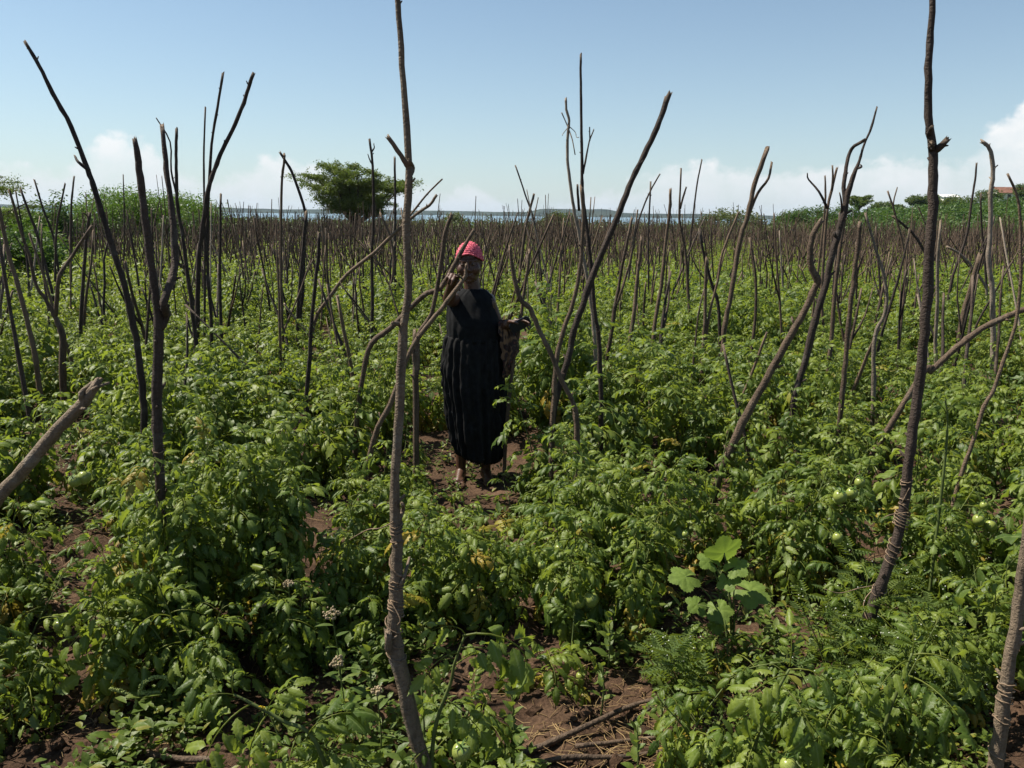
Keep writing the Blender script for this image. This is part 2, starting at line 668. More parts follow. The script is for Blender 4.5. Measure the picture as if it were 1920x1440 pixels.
def build_ground():
    xs = axis_nodes([(-4200, -600, 5), (-600, -120, 10), (-120, -20, 30), (-20, -3.4, 55), (-3.4, 3.4, 210), (3.4, 20, 55), (20, 130, 40), (130, 600, 20), (600, 4200, 6)])
    ys = axis_nodes([(-60, 1.0, 12), (1.0, 5.8, 165), (5.8, 14, 70), (14, 60, 50), (60, 200, 60), (200, 700, 25), (700, 3400, 8)])
    X, Y = np.meshgrid(xs, ys, indexing='ij')
    Z = gz(X, Y)
    V = np.stack([X, Y, Z], -1).reshape(-1, 3)
    ny = len(ys)
    i, j = np.meshgrid(np.arange(len(xs) - 1), np.arange(ny - 1), indexing='ij')
    a = i * ny + j
    Q = np.stack([a, a + ny, a + ny + 1, a + 1], -1).reshape(-1, 4)
    g = G()
    g.add(V, Q)
    m, nt, N, L = new_mat('red_brown_soil')
    out = N('ShaderNodeOutputMaterial')
    bs = N('ShaderNodeBsdfPrincipled')
    bs.inputs['Roughness'].default_value = .95
    bs.inputs['Specular IOR Level'].default_value = .12
    geo = N('ShaderNodeNewGeometry')
    n1 = N('ShaderNodeTexNoise')
    n1.inputs['Scale'].default_value = 3.2
    n1.inputs['Detail'].default_value = 9
    n1.inputs['Roughness'].default_value = .65
    L(geo.outputs['Position'], n1.inputs['Vector'])
    r1 = ramp(N, [(.3, (.036, .022, .015)), (.5, (.066, .041, .027)), (.72, (.115, .074, .049))])
    L(n1.outputs[0], r1.inputs[0])
    n2 = N('ShaderNodeTexNoise')
    n2.inputs['Scale'].default_value = 75
    n2.inputs['Detail'].default_value = 5
    L(geo.outputs['Position'], n2.inputs['Vector'])
    r2 = ramp(N, [(.32, (.5, .48, .46)), (.7, (1.35, 1.3, 1.22))])
    L(n2.outputs[0], r2.inputs[0])
    mx = N('ShaderNodeMix')
    mx.data_type = 'RGBA'
    mx.blend_type = 'MULTIPLY'
    mx.inputs['Factor'].default_value = .8
    L(r1.outputs[0], mx.inputs['A'])
    L(r2.outputs[0], mx.inputs['B'])
    # beyond the field the land is grassed over
    sp = N('ShaderNodeSeparateXYZ')
    L(geo.outputs['Position'], sp.inputs[0])
    mr = N('ShaderNodeMapRange')
    mr.inputs['From Min'].default_value = 52
    mr.inputs['From Max'].default_value = 62
    L(sp.outputs[1], mr.inputs['Value'])
    n3 = N('ShaderNodeTexNoise')
    n3.inputs['Scale'].default_value = .16
    n3.inputs['Detail'].default_value = 8
    L(geo.outputs['Position'], n3.inputs['Vector'])
    r3 = ramp(N, [(.3, (.045, .075, .018)), (.5, (.075, .105, .028)), (.75, (.13, .12, .05))])
    L(n3.outputs[0], r3.inputs[0])
    mg = N('ShaderNodeMix')
    mg.data_type = 'RGBA'
    L(mr.outputs[0], mg.inputs['Factor'])
    L(mx.outputs['Result'], mg.inputs['A'])
    L(r3.outputs[0], mg.inputs['B'])
    L(mg.outputs['Result'], bs.inputs['Base Color'])
    bp = N('ShaderNodeBump')
    bp.inputs['Strength'].default_value = .9
    bp.inputs['Distance'].default_value = .02
    n4 = N('ShaderNodeTexNoise')
    n4.inputs['Scale'].default_value = 38
    n4.inputs['Detail'].default_value = 8
    n4.inputs['Roughness'].default_value = .7
    L(geo.outputs['Position'], n4.inputs['Vector'])
    L(n4.outputs[0], bp.inputs['Height'])
    L(bp.outputs[0], bs.inputs['Normal'])
    L(bs.outputs[0], out.inputs[0])
    o = gobj('ground', g, m)
    tag(o, 'bare red brown soil of the field between the plants', kind='structure')
    return m


M_SOIL = build_ground()


def build_lake():
    m, nt, N, L = new_mat('lake_water')
    out = N('ShaderNodeOutputMaterial')
    bs = N('ShaderNodeBsdfPrincipled')
    bs.inputs['Base Color'].default_value = (.10, .16, .20, 1)
    bs.inputs['Roughness'].default_value = .28
    bs.inputs['IOR'].default_value = 1.33
    geo = N('ShaderNodeNewGeometry')
    mp = N('ShaderNodeMapping')
    mp.inputs['Scale'].default_value = (.05, .22, 1)
    L(geo.outputs['Position'], mp.inputs['Vector'])
    nz = N('ShaderNodeTexNoise')
    nz.inputs['Scale'].default_value = 1
    nz.inputs['Detail'].default_value = 6
    L(mp.outputs[0], nz.inputs['Vector'])
    bp = N('ShaderNodeBump')
    bp.inputs['Strength'].default_value = .5
    bp.inputs['Distance'].default_value = .5
    L(nz.outputs[0], bp.inputs['Height'])
    L(bp.outputs[0], bs.inputs['Normal'])
    L(bs.outputs[0], out.inputs[0])
    xs = np.linspace(-3600, 3600, 25)
    ys = np.linspace(112, 3300, 25)
    X, Y = np.meshgrid(xs, ys, indexing='ij')
    g = G()
    V = np.stack([X, Y, np.full_like(X, -4.4)], -1).reshape(-1, 3)
    i, j = np.meshgrid(np.arange(24), np.arange(24), indexing='ij')
    a = i * 25 + j
    g.add(V, np.stack([a, a + 25, a + 26, a + 1], -1).reshape(-1, 4))
    tag(gobj('lake', g, m), 'pale blue grey lake water beyond the field', kind='structure')


build_lake()


def build_far_hills():
    """the wooded far shore of the lake with a flat-topped hill"""
    m = plain_material('far_wooded_hill', (.020, .030, .018), .95, .0, .35, .012, col2=(.034, .042, .024))
    xs = np.linspace(-3800, 3800, 260)
    D = 3050.0
    rows = []
    g = G()
    prof = 9 + 5 * vnoise(xs, xs * 0, 420, 11) + 3.2 * vnoise(xs, xs * 0, 120, 12) + 1.6 * vnoise(xs, xs * 0, 40, 13)
    pxs = 960 + xs / D * FPX
    mesa = np.interp(pxs, [930, 985, 1002, 1015, 1125, 1148, 1168, 1215], [0, 2, 11, 15.5, 15.5, 12, 3, 0])
    prof = prof + mesa + np.interp(pxs, [-200, 300, 1000, 1300, 1500, 2000], [8, 5, 2, 1, -2, -1])
    for k, (dy, f) in enumerate([(-60, -.35), (0, .25), (60, .7), (130, 1.0), (260, .95), (500, -.5)]):
        y = D + dy + 30 * vnoise(xs, xs * 0 + k, 300, 14)
        z = -5.2 + (prof + 5) * f + (1.2 * vnoise(xs, xs * 0 + 9 * k, 25, 15) if 0 < f else 0)
        rows.append(np.stack([xs, y, z], -1))
    V = np.concatenate(rows)
    n = len(xs)
    i, j = np.meshgrid(np.arange(len(rows) - 1), np.arange(n - 1), indexing='ij')
    a = i * n + j
    g.add(V, np.stack([a, a + 1, a + n + 1, a + n], -1).reshape(-1, 4))
    tag(gobj('far_hills', g, m), 'low blue hills with a flat topped hill across the lake', kind='structure')


build_far_hills()

# ------------------------------------------------------------------ background vegetation


def quad_leaves(rng, centers, normals_up, size, aspect=.5, up_bias=.35):
    """one folded leaf (2 quads) per centre, random orientation; returns arrays"""
    n = len(centers)
    d = rng.normal(size=(n, 3))
    d[:, 2] *= .6
    d /= np.linalg.norm(d, axis=1)[:, None]
    nrm = rng.normal(size=(n, 3)) + normals_up * up_bias * 3
    s = np.cross(d, nrm)
    s /= np.linalg.norm(s, axis=1)[:, None] + 1e-9
    nn = np.cross(s, d)
    L_ = size * (.6 + .8 * rng.random(n))[:, None]
    Wd = L_ * aspect
    a = centers
    b = centers + d * L_ * .5 + s * Wd * .5 + nn * L_ * .08
    c = centers + d * L_ - nn * L_ * .1
    e = centers + d * L_ * .5 - s * Wd * .5 + nn * L_ * .08
    V = np.stack([a, b, c, e], 1).reshape(-1, 3)
    Q = np.arange(n * 4).reshape(-1, 4)
    return V, Q


def shrub_parts(rng, rx, ry, h, nclump, nleaf, leaf, squash=.55, stems=7, spike=0.0):
    """crown (leaf faces in clumps through the outer volume) and stems of a round shrub standing at the origin"""
    h = h * .78
    crown, trunk = G(), G()
    cen = []
    while len(cen) < nclump:
        v = rng.normal(size=3)
        v /= np.linalg.norm(v)
        r = rng.uniform(.55, 1.0) ** .6
        p = np.array([v[0] * rx * r, v[1] * ry * r, h * .5 + v[2] * h * squash * r])
        if p[2] < .05 * h:
            p[2] = .05 * h + rng.random() * .3 * h
        f = 1 + .30 * float(vnoise(v[0] * 2 + 7, v[1] * 2 + v[2] * 1.7, .6, 21))
        p[:2] *= f
        p[2] *= 1 + .22 * float(vnoise(v[0] * 3, v[1] * 3 + 3, .8, 22))
        cen.append(p)
    cen = np.array(cen)
    cr = .17 * (rx + ry + h) / 2.0
    for p in cen:
        k = rng.integers(int(nleaf * .6), int(nleaf * 1.4) + 1)
        o = rng.normal(size=(k, 3)) * cr * np.array([.55, .55, .42])
        if spike and rng.random() < spike:
            o[:, 2] *= 2.6
            o[:, :2] *= .5
        pts = p + o
        up = np.tile(np.array([0, 0, 1.0]), (k, 1))
        V, Q = quad_leaves(rng, pts, up, leaf)
        t = rng.random()
        C = np.stack([np.repeat((t + .25 * rng.random(k)) % 1, 4), np.zeros(k * 4), np.zeros(k * 4)], -1)
        crown.add(V, Q, c=C)
    for s in range(stems):
        q = cen[rng.integers(len(cen))]
        b = np.array([rng.normal() * rx * .08, rng.normal() * ry * .08, -.1])
        mid = (b + q) * .5 + np.array([0, 0, h * .12]) + rng.normal(size=3) * .05 * h
        pts = smooth_path([b, mid, q], 3)
        trunk.add(*tube(pts, np.linspace(.022, .006, len(pts)) * h, 5))
    return crown, trunk


def place_shrub(name, label, cat, base, rx, ry, h, mat, seed, nclump=90, nleaf=60, leaf=.22, group=None, squash=.55, spike=0.0, stems=7):
    base = Vector((base[0], base[1], max(base[2], -.25)))
    rng = np.random.default_rng(seed)
    c, t = shrub_parts(rng, rx, ry, h, nclump, nleaf, leaf, squash, stems, spike)
    r = empty(name, base)
    gobj('crown', c, mat, r, smooth=False)
    gobj('trunk', t, M_BARK_DARK, r)
    tag(r, label, cat, group)
    return r


def gpos(px, Y):
    d = ray(px, 402 + (px - 960) * .0122)
    x = d.x / d.y * Y
    return Vector((x, Y, float(gz(x, Y))))


# bushes on the field's edge, left
place_shrub('round_bush', 'large bright green round bush beyond the stakes, its left dome', 'bush', gpos(225, 46), 2.7, 2.4, 3.25, M_BUSH, 31, 190, 120, .13)
place_shrub('round_bush', 'bright green bush dome joining the large one, behind the tall forked pole', 'bush', gpos(325, 48), 3.0, 2.4, 2.95, M_BUSH, 32, 190, 120, .13)
place_shrub('round_bush', 'small low green bush at the lake end of the big round bush', 'bush', gpos(398, 47), 1.0, 1.0, 2.0, M_BUSH, 33, 60, 60, .18)
place_shrub('feathery_shrub', 'dark feathery upright shrub in front of the bright round bush', 'shrub', gpos(88, 33), 1.15, 1.1, 2.25, M_SHRUB, 34, 90, 60, .14, spike=.5)
place_shrub('dark_bush', 'dark green bush at the edge of the field, beside the grass patch', 'bush', gpos(0, 17.5), 1.25, 1.5, 1.45, M_SHRUB, 35, 110, 70, .12)
place_shrub('dark_bush', 'leafy bush behind the dark edge bush, touching the photo edge', 'bush', gpos(-10, 22), 1.5, 1.5, 1.75, M_BUSH, 36, 110, 70, .13)
place_shrub('dark_bush', 'dull green bush low behind the feathery shrub', 'bush', gpos(38, 37), 2.0, 1.5, 1.75, M_SCRUB, 37, 110, 60, .16)
place_shrub('dark_bush', 'dark low bush under the big round bush, by the grass', 'bush', gpos(165, 40), 1.7, 1.2, 1.6, M_SHRUB, 38, 90, 60, .16)
place_shrub('dark_bush', 'dark bush under the right dome of the big round bush', 'bush', gpos(345, 42), 1.9, 1.0, 1.75, M_SHRUB, 39, 90, 60, .16)
place_shrub('scrub_bush', 'rounded scrub bush on the lake shore below the flat topped hill', 'bush', gpos(1052, 84), 2.3, 2.0, 2.5, M_SCRUB, 40, 80, 60, .24)
place_shrub('scrub_bush', 'largest rounded scrub bush on the lake shore, where the far shore ends', 'bush', gpos(1372, 78), 3.0, 2.2, 3.1, M_SCRUB, 41, 110, 60, .24)
place_shrub('scrub_bush', 'faint small scrub bush on the lake shore beside the acacia', 'bush', gpos(853, 95), 1.6, 1.6, 2.2, M_SCRUB, 42, 50, 60, .26)
place_shrub('scrub_bush', 'dark bushy tree where the hillside meets the lake', 'bush', gpos(1490, 100), 2.4, 2.2, 3.2, M_SHRUB, 43, 90, 60, .28)
place_shrub('scrub_bush', 'dark bushy tree on the hill foot behind the branching stakes', 'bush', gpos(1522, 104), 3.4, 2.4, 3.9, M_SHRUB, 44, 110, 60, .28)
place_shrub('scrub_bush', 'green bush at the hill foot below the umbrella tree', 'bush', gpos(1586, 112), 2.8, 2.2, 4.2, M_SHRUB, 45, 90, 60, .28)


def acacia(name, label, base, H, R, seed, crown_lo=.42, leaf=.13, nleaf=26, mat=None, limbs=9, lean=(0, 0), flat=.5, twigs=7, tops=None):
    """flat-crowned thorn tree: short trunk, spreading limbs, feathery sprays in tiers"""
    rng = np.random.default_rng(seed)
    wood, crown = G(), G()
    tr = H * .045
    fork = np.array([lean[0] * H * .2, lean[1] * H * .2, H * crown_lo * .55])
    p0 = np.array([0, 0, -.15])
    pts = smooth_path([p0, fork * .5 + rng.normal(size=3) * .03 * H * np.array([1, 1, 0]), fork], 4)
    wood.add(*tube(pts, np.linspace(tr, tr * .75, len(pts)), 8))
    ends = []
    for i in range(limbs):
        a = 2 * math.pi * (i + rng.random() * .7) / limbs
        rr = R * rng.uniform(.35, .95)
        zt = H * (1 - flat * (rr / R) ** 2 * rng.uniform(.5, 1.15)) * rng.uniform(.86, .97)
        e = np.array([math.cos(a) * rr + lean[0] * H * .3, math.sin(a) * rr + lean[1] * H * .3, zt])
        mid = fork + (e - fork) * .45 + np.array([0, 0, .06 * H]) + rng.normal(size=3) * .035 * H
        lp = smooth_path([fork, mid, e], 5)
        wood.add(*tube(lp, np.linspace(tr * .5, tr * .09, len(lp)), 5))
        for t in range(twigs):
            k = rng.integers(len(lp) // 3, len(lp))
            s = np.asarray(lp[k])
            aa = rng.random() * 2 * math.pi
            ln = R * rng.uniform(.16, .40)
            q = s + np.array([math.cos(aa) * ln, math.sin(aa) * ln, ln * rng.uniform(-.05, .5)])
            q[2] = min(q[2], H * (1.0 - .32 * flat * (np.hypot(q[0], q[1]) / R) ** 2))
            tp = smooth_path([s, (s + q) * .5 + rng.normal(size=3) * .02 * H, q], 3)
            wood.add(*tube(tp, np.linspace(tr * .12, tr * .03, len(tp)), 4))
            ends += [np.asarray(x) for x in tp[1:]]
        ends.append(e)
    for e in ends:
        for c in range(3):
            k = nleaf
            cdir = rng.normal(size=3) * np.array([1, 1, .28])
            cdir /= np.linalg.norm(cdir)
            t = rng.random(k)[:, None]
            pts = e + cdir * t * R * .13 + rng.normal(size=(k, 3)) * R * np.array([.022, .022, .014]) - np.array([0, 0, 1]) * t * t * R * .025
            V, Q = quad_leaves(rng, pts, np.tile(np.array([0, 0, 1.0]), (k, 1)), leaf, .42, .5)
            tt = (rng.random() * .6 + .3 * (e[2] / H)) % 1
            C = np.stack([np.repeat((tt + .2 * rng.random(k)) % 1, 4), np.zeros(k * 4), np.zeros(k * 4)], -1)
            crown.add(V, Q, c=C)
    r = empty(name, base)
    gobj('trunk', wood, M_BARK_DARK, r)
    gobj('crown', crown, mat or M_ACACIA, r, smooth=False)
    tag(r, label, 'tree')
    return r


acacia('acacia_tree', 'flat crowned acacia tree beyond the field, behind the tall center pole', gpos(666, 56), 5.35, 4.15, 51, crown_lo=.30, leaf=.155, nleaf=19, limbs=14, flat=.62, twigs=10)
acacia('acacia_tree', 'thorn tree at the photo edge with thin feathery branches drooping into view', gpos(-112, 20), 3.25, 2.3, 52, crown_lo=.4, leaf=.06, nleaf=15, limbs=10, flat=.42, twigs=7)
acacia('umbrella_tree', 'small umbrella shaped tree on the hill crest behind the branching stakes', gpos(1609, 168), 5.6, 3.2, 53, crown_lo=.75, leaf=.3, nleaf=10, limbs=9, flat=.22, twigs=5, mat=M_ACACIA)


def far_tree(px, Y, w, h, seed, label, mat=None, lift=.35):
    b = gpos(px, Y)
    rng = np.random.default_rng(seed)
    crown, trunk = shrub_parts(rng, w / 2, w / 2.4, h * (1 - lift), 55, 45, .36, .5, 3)
    r = empty('hill_tree', b)
    c = gobj('crown', crown, mat or M_FARTREE, r, loc=(0, 0, h * lift), smooth=False)
    t = G()
    t.add(*tube(smooth_path([(0, 0, -.3), (.1, 0, h * .3), (0, .1, h * .7)], 3), np.linspace(.16, .07, 7), 6))
    gobj('trunk', t, M_BARK_DARK, r)
    tag(r, label, 'tree', 'trees along the hill crest')
    return r


far_tree(1653, 175, 4.6, 3.4, 61, 'low dark tree on the hill crest, just right of the umbrella tree', lift=.2)
far_tree(1682, 178, 2.6, 2.4, 62, 'smallest dark tree on the crest, between the umbrella tree and the flat dark ones', lift=.2)
far_tree(1712, 176, 3.6, 4.0, 63, 'flat dark tree on the crest left of the tall right pole', lift=.45)
far_tree(1738, 176, 4.6, 4.2, 64, 'dark rounded tree on the crest, half hidden by the tall right pole', lift=.3)
far_tree(1795, 172, 7.4, 3.2, 65, 'broad dark tree on the crest beside the white house', lift=.15)
far_tree(1848, 176, 5.6, 4.2, 66, 'wind swept dark tree on the crest right of the broad tree', lift=.4)
far_tree(1912, 160, 3.4, 4.6, 67, 'dark tree on the crest in front of the red roof', lift=.35)
far_tree(1762, 182, 4.0, 2.6, 68, 'low tree behind the white house on the crest', lift=.1)


def small_house(px, Y, w, d, h, roofh, wallmat, roofmat, label, rz=0.0, z=0.0):
    b = gpos(px, Y)
    r = empty('house', (b.x, b.y, b.z + z), rz)
    g = G()
    x, y = w / 2, d / 2
    V = [(-x, -y, -.6), (x, -y, -.6), (x, y, -.6), (-x, y, -.6), (-x, -y, h), (x, -y, h), (x, y, h), (-x, y, h), (-x, 0, h + roofh * .96), (x, 0, h + roofh * .96)]
    g.add(V, [(0, 1, 5, 4), (1, 2, 6, 5), (2, 3, 7, 6), (3, 0, 4, 7)], [(4, 7, 8), (5, 9, 6)])
    gobj('wall', g, wallmat, r, smooth=False)
    g = G()
    e = .45
    for s in (-1, 1):
        V = [(-x - e, s * (y + e), h - .12), (x + e, s * (y + e), h - .12), (x + e, 0, h + roofh), (-x - e, 0, h + roofh)]
        V += [(a, b_, c - .12) for a, b_, c in V]
        g.add(V, [(0, 1, 2, 3), (7, 6, 5, 4), (0, 4, 5, 1), (2, 6, 7, 3), (1, 5, 6, 2), (3, 7, 4, 0)])
    gobj('roof', g, roofmat, r, smooth=False)
    for k in (-.55, 0.25):
        g = G()
        V = [(k * x, -y - .03, h * .35), (k * x + .8, -y - .03, h * .35), (k * x + .8, -y - .03, h * .8), (k * x, -y - .03, h * .8)]
        V += [(a, b_ + .1, c) for a, b_, c in V]
        g.add(V, [(0, 1, 2, 3), (0, 4, 5, 1), (2, 6, 7, 3), (1, 5, 6, 2), (3, 7, 4, 0)])
        gobj('window', g, M_DARKGLASS, r, smooth=False)
    tag(r, label, 'house')


M_DARKGLASS = plain_material('window_glass', (.03, .035, .04), .15, .5)
M_WHITEWALL = plain_material('white_house_wall', (.70, .68, .62), .8, .2, .06, .8)
M_REDROOF = plain_material('rusty_red_roof', (.17, .085, .06), .7, .2, .25, 1.5)
M_TINROOF = plain_material('pale_tin_roof', (.62, .62, .60), .45, .4, .08, 1.2)
small_house(1770, 186, 3.2, 4.0, 1.9, .5, M_WHITEWALL, M_TINROOF, 'small white house with pale roof on the hill crest', z=1.4)
small_house(1887, 190, 7.5, 5, 2.2, 1.3, M_WHITEWALL, M_REDROOF, 'house with rusty red roof on the crest near the photo edge', z=1.2)


def build_hill_scrub():
    """the bush that covers the hillside on the right, too dense to count"""
    rng = np.random.default_rng(71)
    g = G()
    n = 0
    while n < 900:
        Y = rng.uniform(72, 190)
        ratio = rng.uniform(.30, .86)
        x = ratio * Y
        f = np.clip((ratio - .28) / .08, 0, 1)
        if rng.random() > f:
            continue
        n += 1
        h = rng.uniform(.9, 2.3) * (.7 + .3 * f)
        w = h * rng.uniform(.8, 1.5)
        z = float(gz(x, Y))
        k = int(rng.uniform(45, 80))
        v = rng.normal(size=(k, 3))
        v /= np.linalg.norm(v, axis=1)[:, None]
        pts = np.array([x, Y, z + h * .45]) + v * np.array([w * .6, w * .6, h * .5]) * rng.uniform(.6, 1.0, size=(k, 1))
        V, Q = quad_leaves(rng, pts, np.tile(np.array([0, 0, 1.0]), (k, 1)), .48 if Y > 110 else .36, .6)
        t = rng.random() * .9
        C = np.stack([np.repeat((t + .15 * rng.random(k)), 4), np.full(k * 4, .0), np.zeros(k * 4)], -1)
        g.add(V, Q, c=C)
    tag(gobj('hillside_scrub', g, M_SHRUB, smooth=False), 'green bush covering the hillside at the far edge of the field', 'scrub', kind='stuff')


build_hill_scrub()


def build_shore_scrub():
    rng = np.random.default_rng(72)
    g = G()
    for i in range(1500):
        Y = rng.uniform(58, 92)
        ratio = rng.uniform(-.80, .38)
        x = ratio * Y
        h = rng.uniform(1.05, 1.6) + .3 * rng.random() ** 3
        h *= np.interp(Y, [58, 75, 92], [.75, 1.0, 1.12])
        w = h * rng.uniform(.9, 1.7)
        z = float(gz(x, Y))
        k = 46
        v = rng.normal(size=(k, 3))
        v /= np.linalg.norm(v, axis=1)[:, None]
        pts = np.array([x, Y, max(z, -.25) + h * .45]) + v * np.array([w * .6, w * .6, h * .5]) * rng.uniform(.5, 1.0, size=(k, 1))
        V, Q = quad_leaves(rng, pts, np.tile(np.array([0, 0, 1.0]), (k, 1)), .26, .5)
        t = rng.random() * .9
        C = np.stack([np.repeat((t + .15 * rng.random(k)), 4), np.zeros(k * 4), np.zeros(k * 4)], -1)
        g.add(V, Q, c=C)
    tag(gobj('lakeside_scrub', g, M_SCRUB, smooth=False), 'belt of low olive green scrub between the stakes and the lake', 'scrub', kind='stuff')
    # the left bank
    g = G()
    for i in range(260):
        Y = rng.uniform(30, 120)
        ratio = rng.uniform(-.95, -.50)
        if Y < 55 and ratio > -.58:
            continue
        x = ratio * Y
        h = rng.uniform(.8, 1.9)
        w = h * rng.uniform(.9, 1.6)
        z = float(gz(x, Y))
        k = 80
        v = rng.normal(size=(k, 3))
        v /= np.linalg.norm(v, axis=1)[:, None]
        pts = np.array([x, Y, z + h * .45]) + v * np.array([w * .6, w * .6, h * .5]) * rng.uniform(.5, 1.0, size=(k, 1))
        V, Q = quad_leaves(rng, pts, np.tile(np.array([0, 0, 1.0]), (k, 1)), .22, .5)
        C = np.stack([np.repeat((rng.random() * .9 + .1 * rng.random(k)), 4), np.zeros(k * 4), np.zeros(k * 4)], -1)
        g.add(V, Q, c=C)
    tag(gobj('bank_scrub', g, M_SHRUB, smooth=False), 'dark green scrub on the low bank behind the edge bushes', 'scrub', kind='stuff')


build_shore_scrub()


def build_grass():
    rng = np.random.default_rng(73)
    n = 16000
    Y = rng.uniform(17, 42, n)
    lo = -.70 * Y
    hi = -(3.2 + .38 * Y)
    x = lo + (hi - lo) * rng.random(n)
    z = gz(x, Y)
    b = np.stack([x, Y, z], -1)
    h = rng.uniform(.18, .5, n)
    a = rng.random(n) * 6.28
    lean = np.stack([np.cos(a), np.sin(a), np.zeros(n)], -1) * (h * rng.uniform(.1, .6, n))[:, None]
    s = np.stack([-np.sin(a), np.cos(a), np.zeros(n)], -1) * .022
    tip = b + lean + np.stack([np.zeros(n), np.zeros(n), h], -1)
    V = np.stack([b - s, b + s, b + lean * .4 + s * .6 + np.array([0, 0, 1]) * h[:, None] * .6, tip], 1).reshape(-1, 3)
    Q = np.arange(4 * n).reshape(-1, 4)
    C = np.stack([np.repeat(rng.random(n), 4), np.zeros(4 * n), np.zeros(4 * n)], -1)
    g = G()
    g.add(V, Q, c=C)
    tag(gobj('grass', g, M_GRASS, smooth=False), 'patch of pale green grass at the edge of the field', 'grass', kind='stuff')


build_grass()

# ------------------------------------------------------------------ tomato leaves


def leaflet(L_, W_, ns, rng, fold=.35, droop=.8, lobes=3, full=True, curl=.0):
    """one leaflet: base at the origin, +X to the tip, +Z up. Lobed, folded on the midrib, drooping."""
    ts = np.linspace(0, 1, ns)
    half = np.sin(math.pi * np.clip(ts, 0, 1) ** .62) ** 1.05
    ph = rng.random()
    tooth = .84 + .40 * ((np.arange(ns) + int(ph * 2)) % 2) * (ts > .05) * (ts < .9)
    hw = W_ * .5 * half * tooth * (1 + .12 * (rng.random(ns) - .5))
    hw[0] = W_ * .05
    hw[-1] = W_ * .015
    ang = -droop * (ts ** 1.3)
    dx = np.cos(ang) * L_ / (ns - 1)
    dz = np.sin(ang) * L_ / (ns - 1)
    x = np.concatenate([[0], np.cumsum(dx)[:-1]])
    z = np.concatenate([[0], np.cumsum(dz)[:-1]])
    offs = [-1, -.55, 0, .55, 1] if full else [-1, 0, 1]
    V = []
    for i in range(ns):
        nx, nz = -math.sin(ang[i]), math.cos(ang[i])
        for o in offs:
            y = o * hw[i]
            lift = fold * abs(y) - curl * (abs(y) ** 2) / max(W_, 1e-3) * 4
            fw = .18 * abs(o) * W_ * half[i] * .5
            wob = (rng.random() - .5) * .06 * W_ if abs(o) > .9 else 0
            V.append((x[i] + nx * (lift + wob) + fw * math.cos(ang[i]), y * (1 - .12 * fold), z[i] + nz * (lift + wob) + fw * math.sin(ang[i])))
    k = len(offs)
    i, j = np.meshgrid(np.arange(ns - 1), np.arange(k - 1), indexing='ij')
    a = i * k + j
    Q = np.stack([a, a + k, a + k + 1, a + 1], -1).reshape(-1, 4)
    return np.array(V), Q


def compound_leaf(seed, lod):
    """a pinnate tomato leaf about 0.2 m long: base at the origin, reaching along +X and drooping"""
    rng = np.random.default_rng(seed)
    g = G()
    n = 7
    a0 = rng.uniform(.15, .5)
    bend = rng.uniform(1.0, 2.3)
    R = .15
    ts = np.linspace(0, 1, n)
    ang = a0 - bend * ts ** 1.1
    side = rng.normal() * .25
    pts = [np.zeros(3)]
    for i in range(1, n):
        h = side * ts[i]
        d = np.array([math.cos(ang[i]) * math.cos(h), math.cos(ang[i]) * math.sin(h), math.sin(ang[i])])
        pts.append(pts[-1] + d * R / (n - 1))
    pts = np.array(pts)
    tang = np.gradient(pts, axis=0)
    if lod < 2:
        V, Q, T = tube(pts, np.linspace(.0026, .0011, n), 4 if lod == 0 else 3, cap=False)
        g.add(V, Q, T, c=(.9, .12, 0))

    def put(t, sgn, ln, wd, extra=0.0):
        k = t * (n - 1)
        i = min(int(k), n - 2)
        p = pts[i] + (pts[i + 1] - pts[i]) * (k - i)
        x = tang[i] / np.linalg.norm(tang[i])
        F = frame(x)
        out = x * math.cos(1.08) + F[:, 1] * sgn * math.sin(1.08) if sgn else x
        out = out + np.array([0, 0, -1]) * rng.uniform(.05, .5)
        up = F[:, 2] + rng.normal(size=3) * .25 + F[:, 1] * sgn * .3
        Fl = frame(out, up)
        stalk = .012 if sgn else .004
        p2 = p + Fl[:, 0] * stalk
        if lod == 2:
            w = wd * .5
            V = np.array([(0, 0, 0), (ln * .45, w, -ln * .02), (ln * .45, -w, -ln * .02), (ln * .40, 0, -ln * .10), (ln * .85, 0, -ln * .42)])
            T = [(0, 3, 1), (0, 2, 3), (1, 3, 4), (3, 2, 4)]
            V = V @ Fl.T + p2
            g.add(V, None, T, c=(rng.random() * .25, 0, 0))
        else:
            ns = 13 if lod == 0 else 6
            V, Q = leaflet(ln, wd, ns, rng, rng.uniform(.2, 1.2), rng.uniform(.5, 2.2), 3, lod == 0, rng.uniform(0, .8))
            V = V @ Fl.T + p2
            offs = np.tile([0, .45, 1, .45, 0] if lod == 0 else [0, 1, 0], ns)
            g.add(V, Q, c=np.stack([np.full(len(V), rng.random() * .2), np.zeros(len(V)), offs], -1))
    s = rng.uniform(.85, 1.15)
    put(1.0, 0, .092 * s, .040 * s)
    for t, ln in ((.82, .072), (.55, .076), (.28, .056)) if lod < 2 else ((.8, .075), (.42, .075)):
        for sg in (-1, 1):
            put(t + rng.uniform(-.04, .04), sg, ln * s * rng.uniform(.85, 1.15), ln * .44 * s)
    if lod == 0:
        for t in (.69, .42):
            for sg in (-1, 1):
                if rng.random() < .7:
                    put(t, sg, .022, .014)
    return g.arrays()


NLEAF = 14
LEAF0 = [compound_leaf(100 + i, 0) for i in range(NLEAF)]
LEAF1 = [compound_leaf(100 + i, 1) for i in range(NLEAF)]
LEAF2 = [compound_leaf(100 + i, 2) for i in range(NLEAF)]
LEAF_ME = [mesh_from('leaf', a, M_LEAF) for a in LEAF0]


